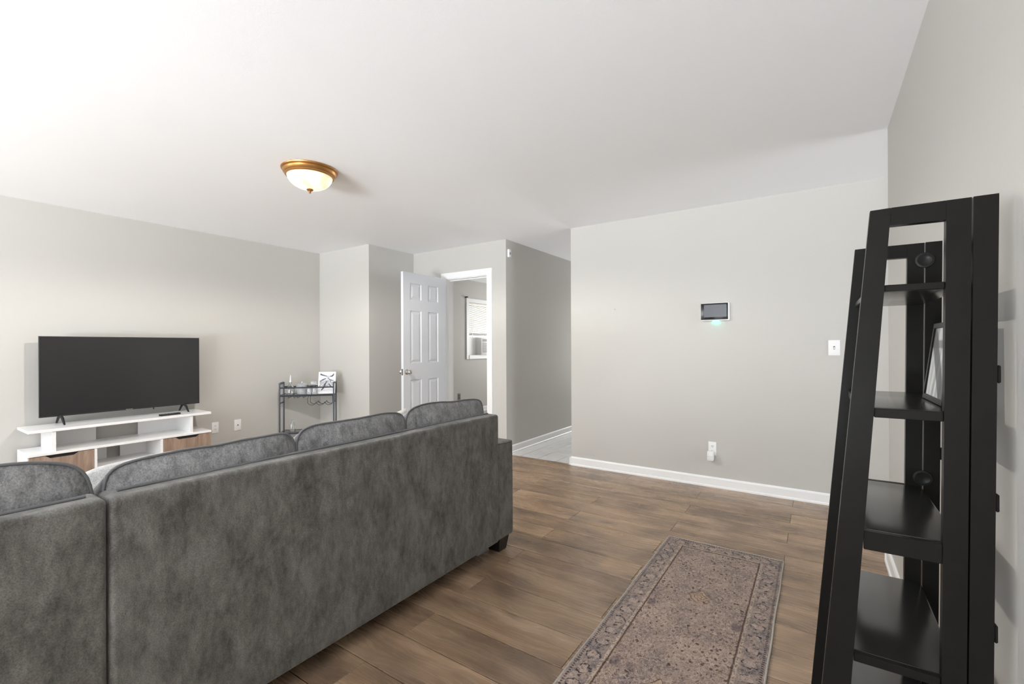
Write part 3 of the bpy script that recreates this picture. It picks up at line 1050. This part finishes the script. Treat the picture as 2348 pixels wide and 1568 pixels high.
def throw_pillow(c, size, rot, label, seed):
    """knife-edge pillow with pointed corners"""
    bm = bmesh.new()
    n = 18
    for side in (-1, 1):
        g = []
        for i in range(n + 1):
            r = []
            for j in range(n + 1):
                s, t = -1 + 2 * i / n, -1 + 2 * j / n
                pin_s = 1 - 0.10 * (1 - t * t)
                pin_t = 1 - 0.10 * (1 - s * s)
                prof = ((1 - s ** 2) * (1 - t ** 2)) ** 0.55
                x = side * (0.075 * prof + noise.noise(Vector((s * 2 + seed, t * 2, side))) * 0.012 * prof)
                r.append(bm.verts.new((x, s * pin_s * size / 2, t * pin_t * size / 2)))
            g.append(r)
        for i in range(n):
            for j in range(n):
                bm.faces.new((g[i][j], g[i + 1][j], g[i + 1][j + 1], g[i][j + 1]))
    bmesh.ops.remove_doubles(bm, verts=bm.verts, dist=0.0005)
    me = bm_mesh(bm, 'throw_pillow')
    me.polygons.foreach_set('use_smooth', [True] * len(me.polygons))
    o = link('throw_pillow', me, M['pillow'], None, c, rot)
    return tag(o, label, 'pillow', 'throw pillows on the sofa')


throw_pillow((-1.975, 1.53, 0.640), 0.42, (math.radians(4), math.radians(-14), 0), 'pale grey throw pillow whose tip shows above the middle sofa cushion', 2)
throw_pillow((-2.115, 1.85, 0.632), 0.40, (math.radians(5), math.radians(-16), 0), 'pale grey throw pillow whose tip shows above the far sofa cushion', 5)
pm_, _a, _b = cushion_mesh(0.40, 0.37, 0.040, 0.060, 44.0, n=20, mm=18, ex=4.0, lump=0.015)
tag(link('throw_pillow', pm_, M['pillow'], None, (-1.985, 0.625, 0.652), (math.radians(4), math.radians(-12), 0)),
    'pale grey rounded pillow showing between the two nearest sofa cushions', 'pillow', 'throw pillows on the sofa')

# ------------------------------------------------------------------ television stand
st = thing('tv_stand', 'white television stand with open shelves and two oak-look drawers', 'tv stand', (-5.17, 1.453, 0))
Fx, Bx = -4.98, -5.345
SY0, SY1 = 0.824, 2.084
box('top_board', (Bx, SY0, 0.570), (Fx, SY1, 0.592), M['white_lam'], st, 0.002, 1)
box('upper_support', (Bx + 0.01, 0.957, 0.412), (Fx - 0.01, 0.980, 0.570), M['white_lam'], st)
box('upper_support', (Bx + 0.01, 1.905, 0.412), (Fx - 0.01, 1.928, 0.570), M['white_lam'], st)
box('upper_back_panel', (Bx + 0.012, 0.980, 0.412), (Bx + 0.024, 1.300, 0.570), M['white_lam'], st)
box('upper_back_panel', (Bx + 0.012, 1.602, 0.412), (Bx + 0.024, 1.905, 0.570), M['white_lam'], st)
box('middle_board', (Bx, SY0, 0.390), (Fx, SY1, 0.412), M['white_lam'], st, 0.002, 1)
box('side_panel', (Bx, SY0, 0.0), (Fx - 0.02, SY0 + 0.02, 0.390), M['white_lam'], st)
box('side_panel', (Bx, SY1 - 0.02, 0.0), (Fx - 0.02, SY1, 0.390), M['white_lam'], st)
box('divider', (Bx + 0.01, 1.208, 0.04), (Fx - 0.004, 1.226, 0.390), M['white_lam'], st)
box('divider', (Bx + 0.01, 1.668, 0.04), (Fx - 0.004, 1.686, 0.390), M['white_lam'], st)
box('bottom_board', (Bx + 0.01, SY0 + 0.02, 0.03), (Fx - 0.02, SY1 - 0.02, 0.05), M['white_lam'], st)
box('inner_shelf', (Bx + 0.012, 1.226, 0.215), (Fx - 0.03, 1.668, 0.233), M['white_lam'], st)
box('lower_back_panel', (Bx + 0.006, 1.226, 0.05), (Bx + 0.014, 1.375, 0.390), M['white_lam'], st)
box('lower_back_panel', (Bx + 0.006, 1.47, 0.05), (Bx + 0.014, 1.668, 0.390), M['white_lam'], st)


def drawer_front(y0, y1):
    """front with a sloped hand cut-out in its top edge"""
    z0, z1 = 0.055, 0.386
    a, b = y0 + 0.24 * (y1 - y0), y0 + 0.76 * (y1 - y0)
    poly = [(y0, z0), (y1, z0), (y1, z1), (b, z1), (b - 0.03, z1 - 0.022), (a + 0.03, z1 - 0.022), (a, z1), (y0, z1)]
    d = prism('drawer', poly, 'X', Fx - 0.020, Fx - 0.003, M['drawer'], st)
    g = box('cutout_shade', (Fx - 0.060, a - 0.02, z1 - 0.03), (Fx - 0.021, b + 0.02, z1 + 0.003), M['blackmatte'], st)  # black block standing in for the shade inside the hand cut-out
    return d


drawer_front(SY0 + 0.004, 1.206)
drawer_front(1.688, SY1 - 0.004)

# ------------------------------------------------------------------ television
tv = thing('television', 'black flat-screen television switched off, on the white stand', 'television', (-5.235, 1.508, 0.592))
TX = -5.225
ty0, ty1, tz0, tz1 = 0.926, 2.078, 0.660, 1.323
box('housing', (TX - 0.055, ty0 + 0.10, tz0 + 0.03), (TX - 0.012, ty1 - 0.10, tz1 - 0.16), M['blackmatte'], tv, 0.012)
box('bezel', (TX - 0.014, ty0, tz0), (TX, ty1, tz1), M['bezel'], tv, 0.002, 1)
box('screen', (TX - 0.004, ty0 + 0.006, tz0 + 0.014), (TX + 0.0008, ty1 - 0.006, tz1 - 0.006), M['screen'], tv)
box('badge', (TX - 0.001, 1.485, tz0 + 0.003), (TX + 0.0015, 1.535, tz0 + 0.009), M['chrome'], tv)
box('sensor_tab', (TX - 0.010, 1.690, tz0 - 0.016), (TX - 0.002, 1.698, tz0), M['blackmatte'], tv)
for yl in (1.055, 1.945):
    fr = []
    bm = bmesh.new()
    for sgn, reach in ((1, 0.085), (-1, 0.085)):
        a = Vector((TX - 0.012, yl, tz0 + 0.006))
        b = Vector((TX - 0.012 + sgn * reach, yl + 0.006 * sgn, 0.599))
        mid = a.lerp(b, 0.45) + Vector((sgn * 0.008, 0, 0.010))
        pts = [Vector(off(p, tv.location)) for p in (a, mid, b, b + Vector((sgn * 0.012, 0, -0.0015)))]
        bm_tube(bm, pts, [0.011, 0.0105, 0.0075, 0.005], 8)
    me = bm_mesh(bm, 'foot')
    shade(me, 50)
    link('foot', me, M['blackmatte'], tv)

rem = thing('remote_control', 'black remote control lying on the television stand', 'remote', (-5.06, 1.765, 0.592), math.radians(3))
box('body', (-0.021, -0.082, 0.0), (0.021, 0.082, 0.016), M['blackmatte'], rem, 0.004, 2, local=True)
for i in range(5):
    for j in range(2):
        box('button', (-0.012 + 0.016 * j, -0.06 + i * 0.024, 0.0155), (-0.004 + 0.016 * j, -0.048 + i * 0.024, 0.018), M['grille'], rem, local=True)

# ------------------------------------------------------------------ wall plates
def wall_plate(name, label, cat, cpos, axis, w, h, kind):
    """axis: 'x' = on the TV wall facing +x, 'y' = on the back wall facing -y"""
    t = thing(name, label, cat, cpos, math.radians(90) if axis == 'x' else 0.0)
    # local frame: x along the wall, y into the room is -y
    box('plate', (-w / 2, -0.006, -h / 2), (w / 2, 0, h / 2), M['plastic'], t, 0.002, 2, local=True)
    if kind == 'outlet':
        for s in (0.019, -0.019):
            lathe('socket', [(0.0, 0.0), (0.0165, 0.0), (0.0165, 0.0015), (0, 0.0015)], M['plastic'], t, 20, (0, -0.006, s), (math.pi / 2, 0, 0), cap=False)
            for dx in (-0.006, 0.006):
                box('slot', (dx - 0.0012, -0.0085, s - 0.001), (dx + 0.0012, -0.007, s + 0.008), M['slot'], t, local=True)
            box('slot', (-0.002, -0.0085, s - 0.009), (0.002, -0.007, s - 0.005), M['slot'], t, local=True)
    elif kind == 'coax':
        lathe('socket', [(0.0, 0.0), (0.005, 0.0), (0.005, 0.008), (0.0, 0.008)], M['slot'], t, 12, (0, -0.006, 0), (math.pi / 2, 0, 0), cap=False)
    elif kind == 'switch':
        box('toggle_surround', (-0.0055, -0.0075, -0.012), (0.0055, -0.006, 0.012), M['slot'], t, local=True)
        box('toggle', (-0.004, -0.016, -0.009), (0.004, -0.006, 0.004), M['plastic'], t, 0.001, 1, local=True, rot=(math.radians(-22), 0, 0))
    return t


wall_plate('power_outlet', 'white duplex outlet on the wall just right of the television stand', 'outlet', (XL, 2.285, 0.365), 'x', 0.068, 0.118, 'outlet')
wall_plate('cable_outlet', 'white cable wall plate with one small socket, between outlet and bar cart', 'wall plate', (XL, 2.513, 0.362), 'x', 0.072, 0.122, 'coax')
wall_plate('light_switch', 'white single light switch beside the black shelf', 'light switch', (0.104, YB, 1.204), 'y', 0.074, 0.118, 'switch')
po = wall_plate('power_outlet', 'white duplex outlet low on the wall under the alarm panel', 'outlet', (-0.762, YB, 0.333), 'y', 0.064, 0.116, 'outlet')
pl = thing('plug_adapter', 'small white plug-in adapter in the outlet under the alarm panel', 'adapter', (-0.770, YB - 0.0085, 0.285))
box('body', (-0.025, -0.058, -0.048), (0.025, 0.0, 0.030), M['plastic'], pl, 0.006, 2, local=True)
box('face_line', (-0.021, -0.0588, -0.012), (0.021, -0.0575, -0.011), M['grille'], pl, local=True)
bo = thing('power_outlet', 'grey outlet on the bedroom wall below the window', 'outlet', (XBED, 6.205, 0.335), math.radians(90))
box('plate', (-0.036, -0.006, -0.058), (0.036, 0, 0.058), M['greyplate'], bo, 0.002, 2, local=True)
for s in (0.02, -0.02):
    box('socket', (-0.014, -0.008, s - 0.012), (0.014, -0.006, s + 0.012), M['slot'], bo, local=True)

# alarm touch panel with teal light
al = thing('alarm_panel', 'white wall alarm panel with dark touch screen and teal light beneath', 'alarm panel', (-0.733, YB, 1.516))
box('case', (-0.115, -0.030, -0.078), (0.115, 0.0, 0.078), M['plastic'], al, 0.010, 3, local=True)
M['panelglass'] = simple('panel_glass', (0.016, 0.018, 0.021), 0.12)
M['panellcd'] = simple('panel_lcd', (0.030, 0.033, 0.042), 0.2)
box('bezel_glass', (-0.112, -0.0325, -0.068), (0.104, -0.029, 0.072), M['panelglass'], al, 0.003, 2, local=True)
box('display', (-0.086, -0.0332, -0.046), (0.092, -0.0322, 0.060), M['panellcd'], al, local=True)
box('status_light', (-0.020, -0.018, -0.0805), (0.030, -0.006, -0.0775), M['led'], al, local=True)

# small white sensor at the mouth of the hall
se = thing('door_sensor', 'small white sensor high on the hall wall by the corner', 'sensor', (XHL, 4.30, 2.285))
box('case', (0.0, -0.022, -0.045), (0.026, 0.022, 0.045), M['plastic'], se, 0.004, 2, local=True)
box('lens', (0.0255, -0.012, -0.015), (0.027, 0.012, 0.010), M['grille'], se, local=True)
tag(lathe('wall_nail', [(0, 0), (0.004, 0.0), (0.004, 0.002), (0.0015, 0.002), (0.0015, 0.012), (0, 0.012)], M['greyplate'], None, 10, (-1.64, YB - 0.010, 1.58), (math.pi / 2 + math.pi, 0, 0)),
    'tiny nail head in the bare wall left of the alarm panel', 'nail')

# ------------------------------------------------------------------ ceiling lamp
lc = (-2.888, 1.826)
lamp = thing('ceiling_light', 'flush ceiling light with lit alabaster glass bowl and brass ring', 'ceiling light', (lc[0], lc[1], ZC))
lathe('brass_ring', [(0.0, 0.0), (0.178, 0.0), (0.182, -0.004), (0.180, -0.010), (0.170, -0.016), (0.172, -0.020), (0.168, -0.030), (0.160, -0.038), (0.157, -0.040), (0.158, -0.046), (0.152, -0.052), (0.147, -0.052), (0.142, -0.044)], M['brass'], lamp, 64, cap=False)
lathe('glass_bowl', [(0.1455, -0.046), (0.144, -0.056), (0.138, -0.072), (0.126, -0.090), (0.108, -0.106), (0.084, -0.119), (0.056, -0.128), (0.028, -0.132), (0.0, -0.133)], M['dome'], lamp, 64, cap=False)
lathe('finial', [(0.0, -0.130), (0.019, -0.132), (0.023, -0.137), (0.017, -0.143), (0.008, -0.146), (0.006, -0.150), (0.009, -0.154), (0.006, -0.160), (0.0, -0.162)], M['brass'], lamp, 24, cap=False)
pd = bpy.data.lights.new('ceiling_bulb', 'SPOT')
pd.spot_size = math.radians(172)
pd.spot_blend = 0.25
pd.energy = 88.0
pd.color = (1.0, 0.95, 0.87)
pd.shadow_soft_size = 0.0
po_ = bpy.data.objects.new('ceiling_bulb', pd)
COL.objects.link(po_)
po_.location = (0, 0, -0.19)
po_.parent = lamp

# ------------------------------------------------------------------ runner rug
RWd, RX0, RX1, RY0, RY1 = 0.632, -0.795, -0.163, 1.00, 2.985
M['rug'] = rug_mat(RWd, RY1 - RY0)
M['bind'] = simple('rug_binding', (0.37, 0.345, 0.31), 0.95, var=0.2, nscale=250, bump=0.4, bscale=300)
rug = thing('runner_rug', 'faded grey-brown oriental runner rug on the plank floor', 'rug', ((RX0 + RX1) / 2, (RY0 + RY1) / 2, 0))
bm = bmesh.new()
nx, ny = 14, 44
hx, hy = RWd / 2, (RY1 - RY0) / 2


def rug_pt(i, j, z):
    x, y = -hx + RWd * i / nx, -hy + 2 * hy * j / ny
    ex = 0.0035 * noise.noise(Vector((y * 4, 1.0, 0)))
    ey = 0.004 * noise.noise(Vector((x * 5, 4.0, 0)))
    return (x + ex, y + ey, z + (0.0015 * noise.noise(Vector((x * 5, y * 3, 0))) if z > 0.003 else 0))


top = [[bm.verts.new(rug_pt(i, j, 0.008)) for j in range(ny + 1)] for i in range(nx + 1)]
for i in range(nx):
    for j in range(ny):
        bm.faces.new((top[i][j], top[i + 1][j], top[i + 1][j + 1], top[i][j + 1]))
ring = [top[i][0] for i in range(nx)] + [top[nx][j] for j in range(ny)] + [top[i][ny] for i in range(nx, 0, -1)] + [top[0][j] for j in range(ny, 0, -1)]
low = [bm.verts.new((v.co.x, v.co.y, 0.001)) for v in ring]
for i in range(len(ring)):
    bm.faces.new((ring[i], ring[(i + 1) % len(ring)], low[(i + 1) % len(ring)], low[i]))
edge_pts = [(v.co.x, v.co.y, 0.0055) for v in ring]
me = bm_mesh(bm, 'pile')
shade(me, 50)
link('pile', me, M['rug'], rug)
tube('binding', edge_pts, 0.0042, M['bind'], rug, 7, True)

# ------------------------------------------------------------------ black ladder shelf
sh = thing('ladder_shelf', 'black wooden ladder shelf standing against the right wall', 'shelf', (0.15, 1.55, 0))
YN, YF = 1.300, 1.800        # outer faces of near and far frames (near faces)
TH = 0.022                   # thickness of frame boards
ST = 1.527


def xl_out(z):
    return 0.099 - (ST - z) * 0.0845


def xl_in(z):
    return 0.1355 - (ST - z) * 0.0690


def xb(z, x):                # slight lean of the upright boards
    return x - (ST - z) * 0.0105


for y0 in (YN, YF):
    y1 = y0 + TH
    prism('front_post', [(xl_out(ST), ST - 0.001), (xl_out(0), 0), (xl_in(0), 0), (xl_in(ST - 0.039), ST - 0.039), (xl_in(ST), ST)], 'Y', y0, y1, M['black'], sh)
    prism('top_rail', [(xl_in(ST) + 0.0005, ST), (xl_in(ST - 0.039) + 0.0005, ST - 0.039), (0.2245, ST - 0.040), (0.2245, ST)], 'Y', y0, y1, M['black'], sh)
    prism('back_post', [(0.2250, ST), (xb(0, 0.2250), 0), (xb(0, 0.2632), 0), (0.2632, ST)], 'Y', y0, y1, M['black'], sh)
    prism('rear_board', [(0.2665, ST + 0.001), (xb(0, 0.2665), 0), (xb(0, 0.3030), 0), (0.3030, ST + 0.001)], 'Y', y0 + 0.002, y1, M['black'], sh)
    box('joining_strip', (xb(0.75, 0.258), y1 + 0.0005, 0.06), (xb(0.75, 0.270) , y1 + 0.008, ST - 0.05), M['black'], sh) if y0 == YN else None
    for zc in (1.165, 0.905, 0.64):
        box('wall_bumper', (xb(zc, 0.3030) + 0.0003, y0 + 0.004, zc - 0.018), (xb(zc, 0.3030) + 0.0060, y1 - 0.003, zc + 0.018), M['black'], sh, 0.002, 1)
for zc in (1.475, 0.83):
    d = lathe('connector_disc', [(0.0, 0.0), (0.020, 0.0), (0.023, 0.001), (0.022, 0.003), (0.017, 0.0036), (0.015, 0.0022), (0, 0.0020)], M['disc'], sh, 28, off((xb(zc, 0.264), YF - 0.0005, zc), sh.location), (math.pi / 2, 0, 0), cap=False)

tiers = [(1.358, 0.0145, 0), (1.083, 0.021, 0), (0.804, 0.020, 0.040), (0.518, 0.019, 0), (0.235, 0.019, 0.040)]
M['shelfboard'] = simple('black_wood_shelf_board', (0.017, 0.0165, 0.016), 0.20, spec=0.9, var=0.12, nscale=20, bump=0.02, bscale=120)
for zt, th, rail in tiers:
    xa = xl_in(zt) - 0.026
    ya, yb2 = YN + 0.0225, YF - 0.0005
    bm = bmesh.new()
    bm_box(bm, (xa, ya, zt - th), (xb(zt, 0.262), yb2, zt))
    bmesh.ops.bevel(bm, geom=list(bm.edges), offset=0.0035, segments=3, profile=0.5, affect='EDGES')
    bmesh.ops.translate(bm, verts=bm.verts, vec=(-sh.location.x, -sh.location.y, 0))
    me = bm_mesh(bm, 'shelf_board')
    shade(me, 50)
    link('shelf_board', me, M['shelfboard'], sh)
    if rail:
        for yy in (YN, YF):
            box('end_rail', (xl_in(zt - 0.02) + 0.001, yy + 0.002, zt - 0.042), (xb(zt, 0.2250) - 0.0005, yy + 0.018, zt - 0.001 + 0.001), M['black'], sh, 0.001, 1)
    else:
        for yy in (YN,):
            box('end_rail', (xl_in(zt - 0.01) + 0.001, yy + 0.006, zt - th), (xb(zt, 0.2250) - 0.0005, yy + 0.0222, zt), M['black'], sh, 0.001, 1)

# photo frame on the second board
pf = thing('photo_frame', 'black-edged framed photograph leaning on the black ladder shelf', 'picture frame', (0.232, 1.515, 1.084))
pf.rotation_euler = (0, math.radians(7.0), 0)
FW, FH = 0.225, 0.198
bar = 0.013
box('frame_bar', (0, -FW / 2, 0), (0.012, FW / 2, bar), M['black'], pf, 0.001, 1, local=True)
box('frame_bar', (0, -FW / 2, FH - bar), (0.012, FW / 2, FH), M['black'], pf, 0.001, 1, local=True)
box('frame_bar', (0, -FW / 2, bar), (0.012, -FW / 2 + bar, FH - bar), M['black'], pf, 0.001, 1, local=True)
box('frame_bar', (0, FW / 2 - bar, bar), (0.012, FW / 2, FH - bar), M['black'], pf, 0.001, 1, local=True)


def print_mat():
    m = NT('grey_photo_print')
    x, y, z = m.sep(m.obj())
    n = m.noise(m.mapping(m.obj(), (1, 14, 3)), 3.0, 3)
    c = m.ramp(n, [(0.35, (0.30, 0.30, 0.30)), (0.6, (0.62, 0.62, 0.61))])
    dark = m.band(m.math('ADD', z, m.math('MULTIPLY', y, -0.9)), -0.05, 0.012, 0.006)
    c = m.mix(m.math('MULTIPLY', dark, 0.8), c, (0.07, 0.07, 0.072))
    top = m.band(z, 0.035, 0.055, 0.003)
    c = m.mix(m.math('MULTIPLY', top, 0.7), c, (0.12, 0.12, 0.12))
    m.principled(c, 0.5, spec=0.2)
    return m.mat


box('photo_print', (0.004, -FW / 2 + bar, bar), (0.009, FW / 2 - bar, FH - bar), print_mat(), pf, local=True)
#box('glass_sheet', (0.0022, -FW / 2 + bar, bar), (0.0034, FW / 2 - bar, FH - bar), M['pane'], pf, local=True)
box('back_board', (0.0095, -FW / 2 + bar, bar), (0.0115, FW / 2 - bar, FH - bar), M['blackmatte'], pf, local=True)

# ------------------------------------------------------------------ bar cart in the corner, set diagonally
CW, CD = 0.591, 0.195
ct = thing('bar_cart', 'slim blue-grey metal bar cart set across the corner', 'bar cart', (-5.2, 2.895, 0), math.atan2(0.435, 0.40))
PR = 0.0082


def sq_bar(name, a, b, w, mat, parent):
    bm = bmesh.new()
    a, b = Vector(a), Vector(b)
    bm_tube(bm, [a, b], w * 0.7071, 4)
    me = bm_mesh(bm, name)
    return link(name, me, mat, parent)


ZL, ZU, ZT = 0.658, 0.750, 0.800
for (x, y) in ((0, 0), (CW, 0), (0, CD), (CW, CD)):
    tube('post', [(x, y, 0.0), (x, y, ZT)], PR, M['steel'], ct, 10)
    tube('foot_cap', [(x, y, 0.0), (x, y, 0.02)], PR * 1.35, M['blackmatte'], ct, 10)
for x in (0, CW):
    sq_bar('handle_bar', (x, 0, ZT), (x, CD, ZT), 0.018, M['steel'], ct)
    sq_bar('side_rail', (x, 0, ZL - 0.09), (x, CD, ZL - 0.09), 0.010, M['steel'], ct)
    sq_bar('side_rail', (x, 0, ZL), (x, CD, ZL), 0.014, M['steel'], ct)
    sq_bar('side_rail', (x, 0, 0.22), (x, CD, 0.22), 0.014, M['steel'], ct)
for y in (0, CD):
    sq_bar('guard_rail', (0, y, ZU), (CW, y, ZU), 0.011, M['steel'], ct)
    sq_bar('shelf_rail', (0, y, ZL), (CW, y, ZL), 0.016, M['steel'], ct)
    sq_bar('shelf_rail', (0, y, 0.22), (CW, y, 0.22), 0.016, M['steel'], ct)
box('glass_shelf', (0.008, 0.008, ZL + 0.002), (CW - 0.008, CD - 0.008, ZL + 0.008), M['glass'], ct, local=True)
box('glass_shelf', (0.008, 0.008, 0.222), (CW - 0.008, CD - 0.008, 0.228), M['glass'], ct, local=True)
# wavy bottle rack under the right half
for y in (0.02, CD - 0.03):
    pts = [(0.315, y, ZL), (0.300, y, ZL - 0.045), (0.303, y, ZL - 0.085)]
    for i in range(3):
        cx0 = 0.345 + i * 0.095
        for a in range(0, 9):
            ang = math.pi * (1.06 + a / 8 * 0.80)
            pts.append((cx0 + 0.048 * math.cos(ang), y, ZL - 0.075 + 0.045 * math.sin(ang)))
    pts += [(0.578, y, ZL - 0.08), (0.575, y, ZL)]
    tube('bottle_rack_wire', pts, 0.0035, M['steel'], ct, 6)
# stemware rack under the left half
for x in (0.09, 0.15, 0.19, 0.25):
    tube('stemware_rack_wire', [(x, 0.015, ZL), (x, 0.02, ZL - 0.03), (x, CD - 0.03, ZL - 0.03), (x, CD - 0.02, ZL)], 0.0032, M['steel'], ct, 6)

ctm = Matrix.Translation(ct.location) @ Matrix.Rotation(ct.rotation_euler.z, 4, 'Z')


def on_cart(x, y, z):
    return tuple(ctm @ Vector((x, y, z)))


GZ = ZL + 0.0085
dec = thing('glass_decanter', 'clear glass decanter with a tall pointed stopper on the bar cart', 'decanter', on_cart(0.095, 0.10, GZ))
lathe('body', [(0.0, 0.0), (0.045, 0.0), (0.047, 0.012), (0.045, 0.06), (0.030, 0.095), (0.014, 0.115), (0.013, 0.135), (0.019, 0.142)], M['glass'], dec, 28, cap=False)
lathe('stopper', [(0.0, 0.132), (0.011, 0.134), (0.014, 0.150), (0.008, 0.165), (0.006, 0.20), (0.003, 0.225), (0.0, 0.228)], M['plastic'], dec, 16, cap=False)
bk = thing('ice_bucket', 'wide cut-glass ice bucket in the middle of the bar cart', 'ice bucket', on_cart(0.225, 0.10, GZ))
lathe('bowl', [(0.0, 0.0), (0.058, 0.0), (0.061, 0.006), (0.066, 0.060), (0.069, 0.110), (0.066, 0.110), (0.063, 0.060), (0.057, 0.010), (0.0, 0.008)], M['cutglass'], bk, 24, cap=False)
lathe('lid', [(0.069, 0.111), (0.056, 0.124), (0.03, 0.134), (0.008, 0.136), (0.008, 0.146), (0.0, 0.148)], M['cutglass'], bk, 24, cap=False)
for i, (x, lab) in enumerate(((0.312, 'small glass jar with black lid beside the ice bucket'), (0.371, 'small glass jar with black lid in front of the picture card'))):
    j = thing('glass_jar', lab, 'jar', on_cart(x, 0.046, GZ), group='glass jars on the bar cart')
    lathe('body', [(0.0, 0.0), (0.026, 0.0), (0.027, 0.006), (0.027, 0.085), (0.024, 0.092)], M['cutglass'], j, 20, cap=False)
    lathe('lid', [(0.0, 0.092), (0.027, 0.092), (0.027, 0.101), (0.0, 0.102)], M['blackmatte'], j, 20, cap=False)
wg = thing('wine_glass', 'wine glass tipped on its side behind the jars', 'wine glass', on_cart(0.392, 0.150, GZ + 0.114))
wg.rotation_euler = (0, math.radians(-82), ct.rotation_euler.z)
lathe('bowl', [(0.004, 0.0), (0.022, 0.010), (0.032, 0.035), (0.030, 0.065), (0.026, 0.080)], M['cutglass'], wg, 20, cap=False)
lathe('stem', [(0.004, 0.0), (0.003, -0.05), (0.028, -0.058), (0.028, -0.060), (0, -0.060)], M['glass'], wg, 20, cap=False)
rack = thing('acrylic_stand', 'clear acrylic riser holding the tipped wine glass', 'stand', on_cart(0.368, 0.153, GZ))
box('top_sheet', (-0.055, -0.022, 0.074), (0.055, 0.022, 0.079), M['glass'], rack, local=True)
for s in (-0.05, 0.05):
    box('leg_sheet', (s - 0.0025, -0.022, 0.0), (s + 0.0025, 0.022, 0.074), M['glass'], rack, local=True)
rack.rotation_euler.z = ct.rotation_euler.z
sp = thing('squeeze_bottle', 'slim white bottle standing just left of the picture card', 'bottle', on_cart(0.390, 0.106, GZ))
lathe('body', [(0.0, 0.0), (0.017, 0.0), (0.018, 0.004), (0.016, 0.045), (0.009, 0.060)], M['plastic'], sp, 16, cap=False)
lathe('cap', [(0.008, 0.060), (0.008, 0.075), (0.004, 0.085), (0.0, 0.086)], M['plastic'], sp, 12, cap=False)

# picture card: white card with a dark brushy abstract print, leaning back
pc = thing('picture_card', 'white card with a dark brush-stroke print leaning on the bar cart', 'picture', on_cart(0.500, 0.060, GZ + 0.001))
pc.rotation_euler = (math.radians(-13), 0, ct.rotation_euler.z - math.radians(4))
PCW, PCH = 0.198, 0.264
box('card', (-PCW / 2, 0.0, 0.0), (PCW / 2, 0.006, PCH), M['plastic'], pc, 0.001, 1, local=True)


def ink_field():
    m = NT('grey_brush_print')
    o = m.obj()
    x, y, z = m.sep(o)
    n = m.noise(m.mapping(o, (1.2, 1, 1)), 48, 4, 0.6, 1.8)
    vor = m.voronoi(o, 70, 'DISTANCE_TO_EDGE')
    ln = m.ramp(vor.outputs['Distance'], [(0.03, 1.0), (0.10, 0.0)])
    c = m.ramp(n, [(0.36, (0.10, 0.11, 0.14)), (0.48, (0.42, 0.43, 0.46)), (0.60, (0.72, 0.72, 0.74))])
    c = m.mix(m.math('MULTIPLY', ln, 0.6), c, (0.06, 0.065, 0.08))
    up = m.band(z, 0.03, 1.0, 0.02)
    c = m.mix(m.math('MULTIPLY', up, 0.9), c, (0.70, 0.71, 0.76))
    lo = m.band(z, -1.0, -0.052, 0.012)
    c = m.mix(m.math('MULTIPLY', lo, 0.8), c, (0.74, 0.74, 0.76))
    m.principled(c, 0.4)
    return m.mat


box('print', (-PCW / 2 + 0.014, -0.0008, 0.012), (PCW / 2 - 0.014, 0.0002, PCH - 0.014), ink_field(), pc, local=True)
M['ink'] = simple('dark_ink', (0.045, 0.052, 0.07), 0.45)


def stroke(pts, wds):
    """flat brush stroke lying on the print"""
    bm = bmesh.new()
    L, Rr = [], []
    for i, (x, z) in enumerate(pts):
        a = Vector(pts[max(0, i - 1)])
        b = Vector(pts[min(len(pts) - 1, i + 1)])
        t = (b - a).normalized()
        nn = Vector((-t.y, t.x)) * wds[i]
        L.append(bm.verts.new((x + nn.x, -0.0014, z + nn.y)))
        Rr.append(bm.verts.new((x - nn.x, -0.0014, z - nn.y)))
    for i in range(len(pts) - 1):
        bm.faces.new((L[i], L[i + 1], Rr[i + 1], Rr[i]))
    me = bm_mesh(bm, 'brush_stroke')
    return link('brush_stroke', me, M['ink'], pc)


stroke([(-0.078, 0.236), (-0.05, 0.224), (-0.015, 0.214), (0.01, 0.205)], [0.009, 0.007, 0.005, 0.002])
stroke([(0.030, 0.208), (0.055, 0.210), (0.070, 0.224), (0.077, 0.244)], [0.003, 0.008, 0.008, 0.002])
stroke([(0.0, 0.198), (0.012, 0.186), (0.022, 0.196), (0.018, 0.214)], [0.002, 0.003, 0.003, 0.002])
stroke([(-0.078, 0.150), (-0.045, 0.168), (-0.010, 0.184)], [0.002, 0.007, 0.004])
stroke([(0.010, 0.186), (0.040, 0.164), (0.076, 0.154)], [0.003, 0.005, 0.002])
stroke([(0.0, 0.150), (-0.022, 0.110), (-0.035, 0.070), (-0.060, 0.040)], [0.004, 0.010, 0.009, 0.005])
stroke([(0.020, 0.120), (0.045, 0.090), (0.070, 0.066)], [0.003, 0.007, 0.002])

bs = thing('glass_bottle', 'clear glass bottle on the lower shelf of the bar cart', 'bottle', on_cart(0.115, 0.10, 0.2285))
lathe('body', [(0.0, 0.0), (0.036, 0.0), (0.038, 0.01), (0.038, 0.075), (0.018, 0.105), (0.013, 0.135), (0.016, 0.142)], M['glass'], bs, 24, cap=False)
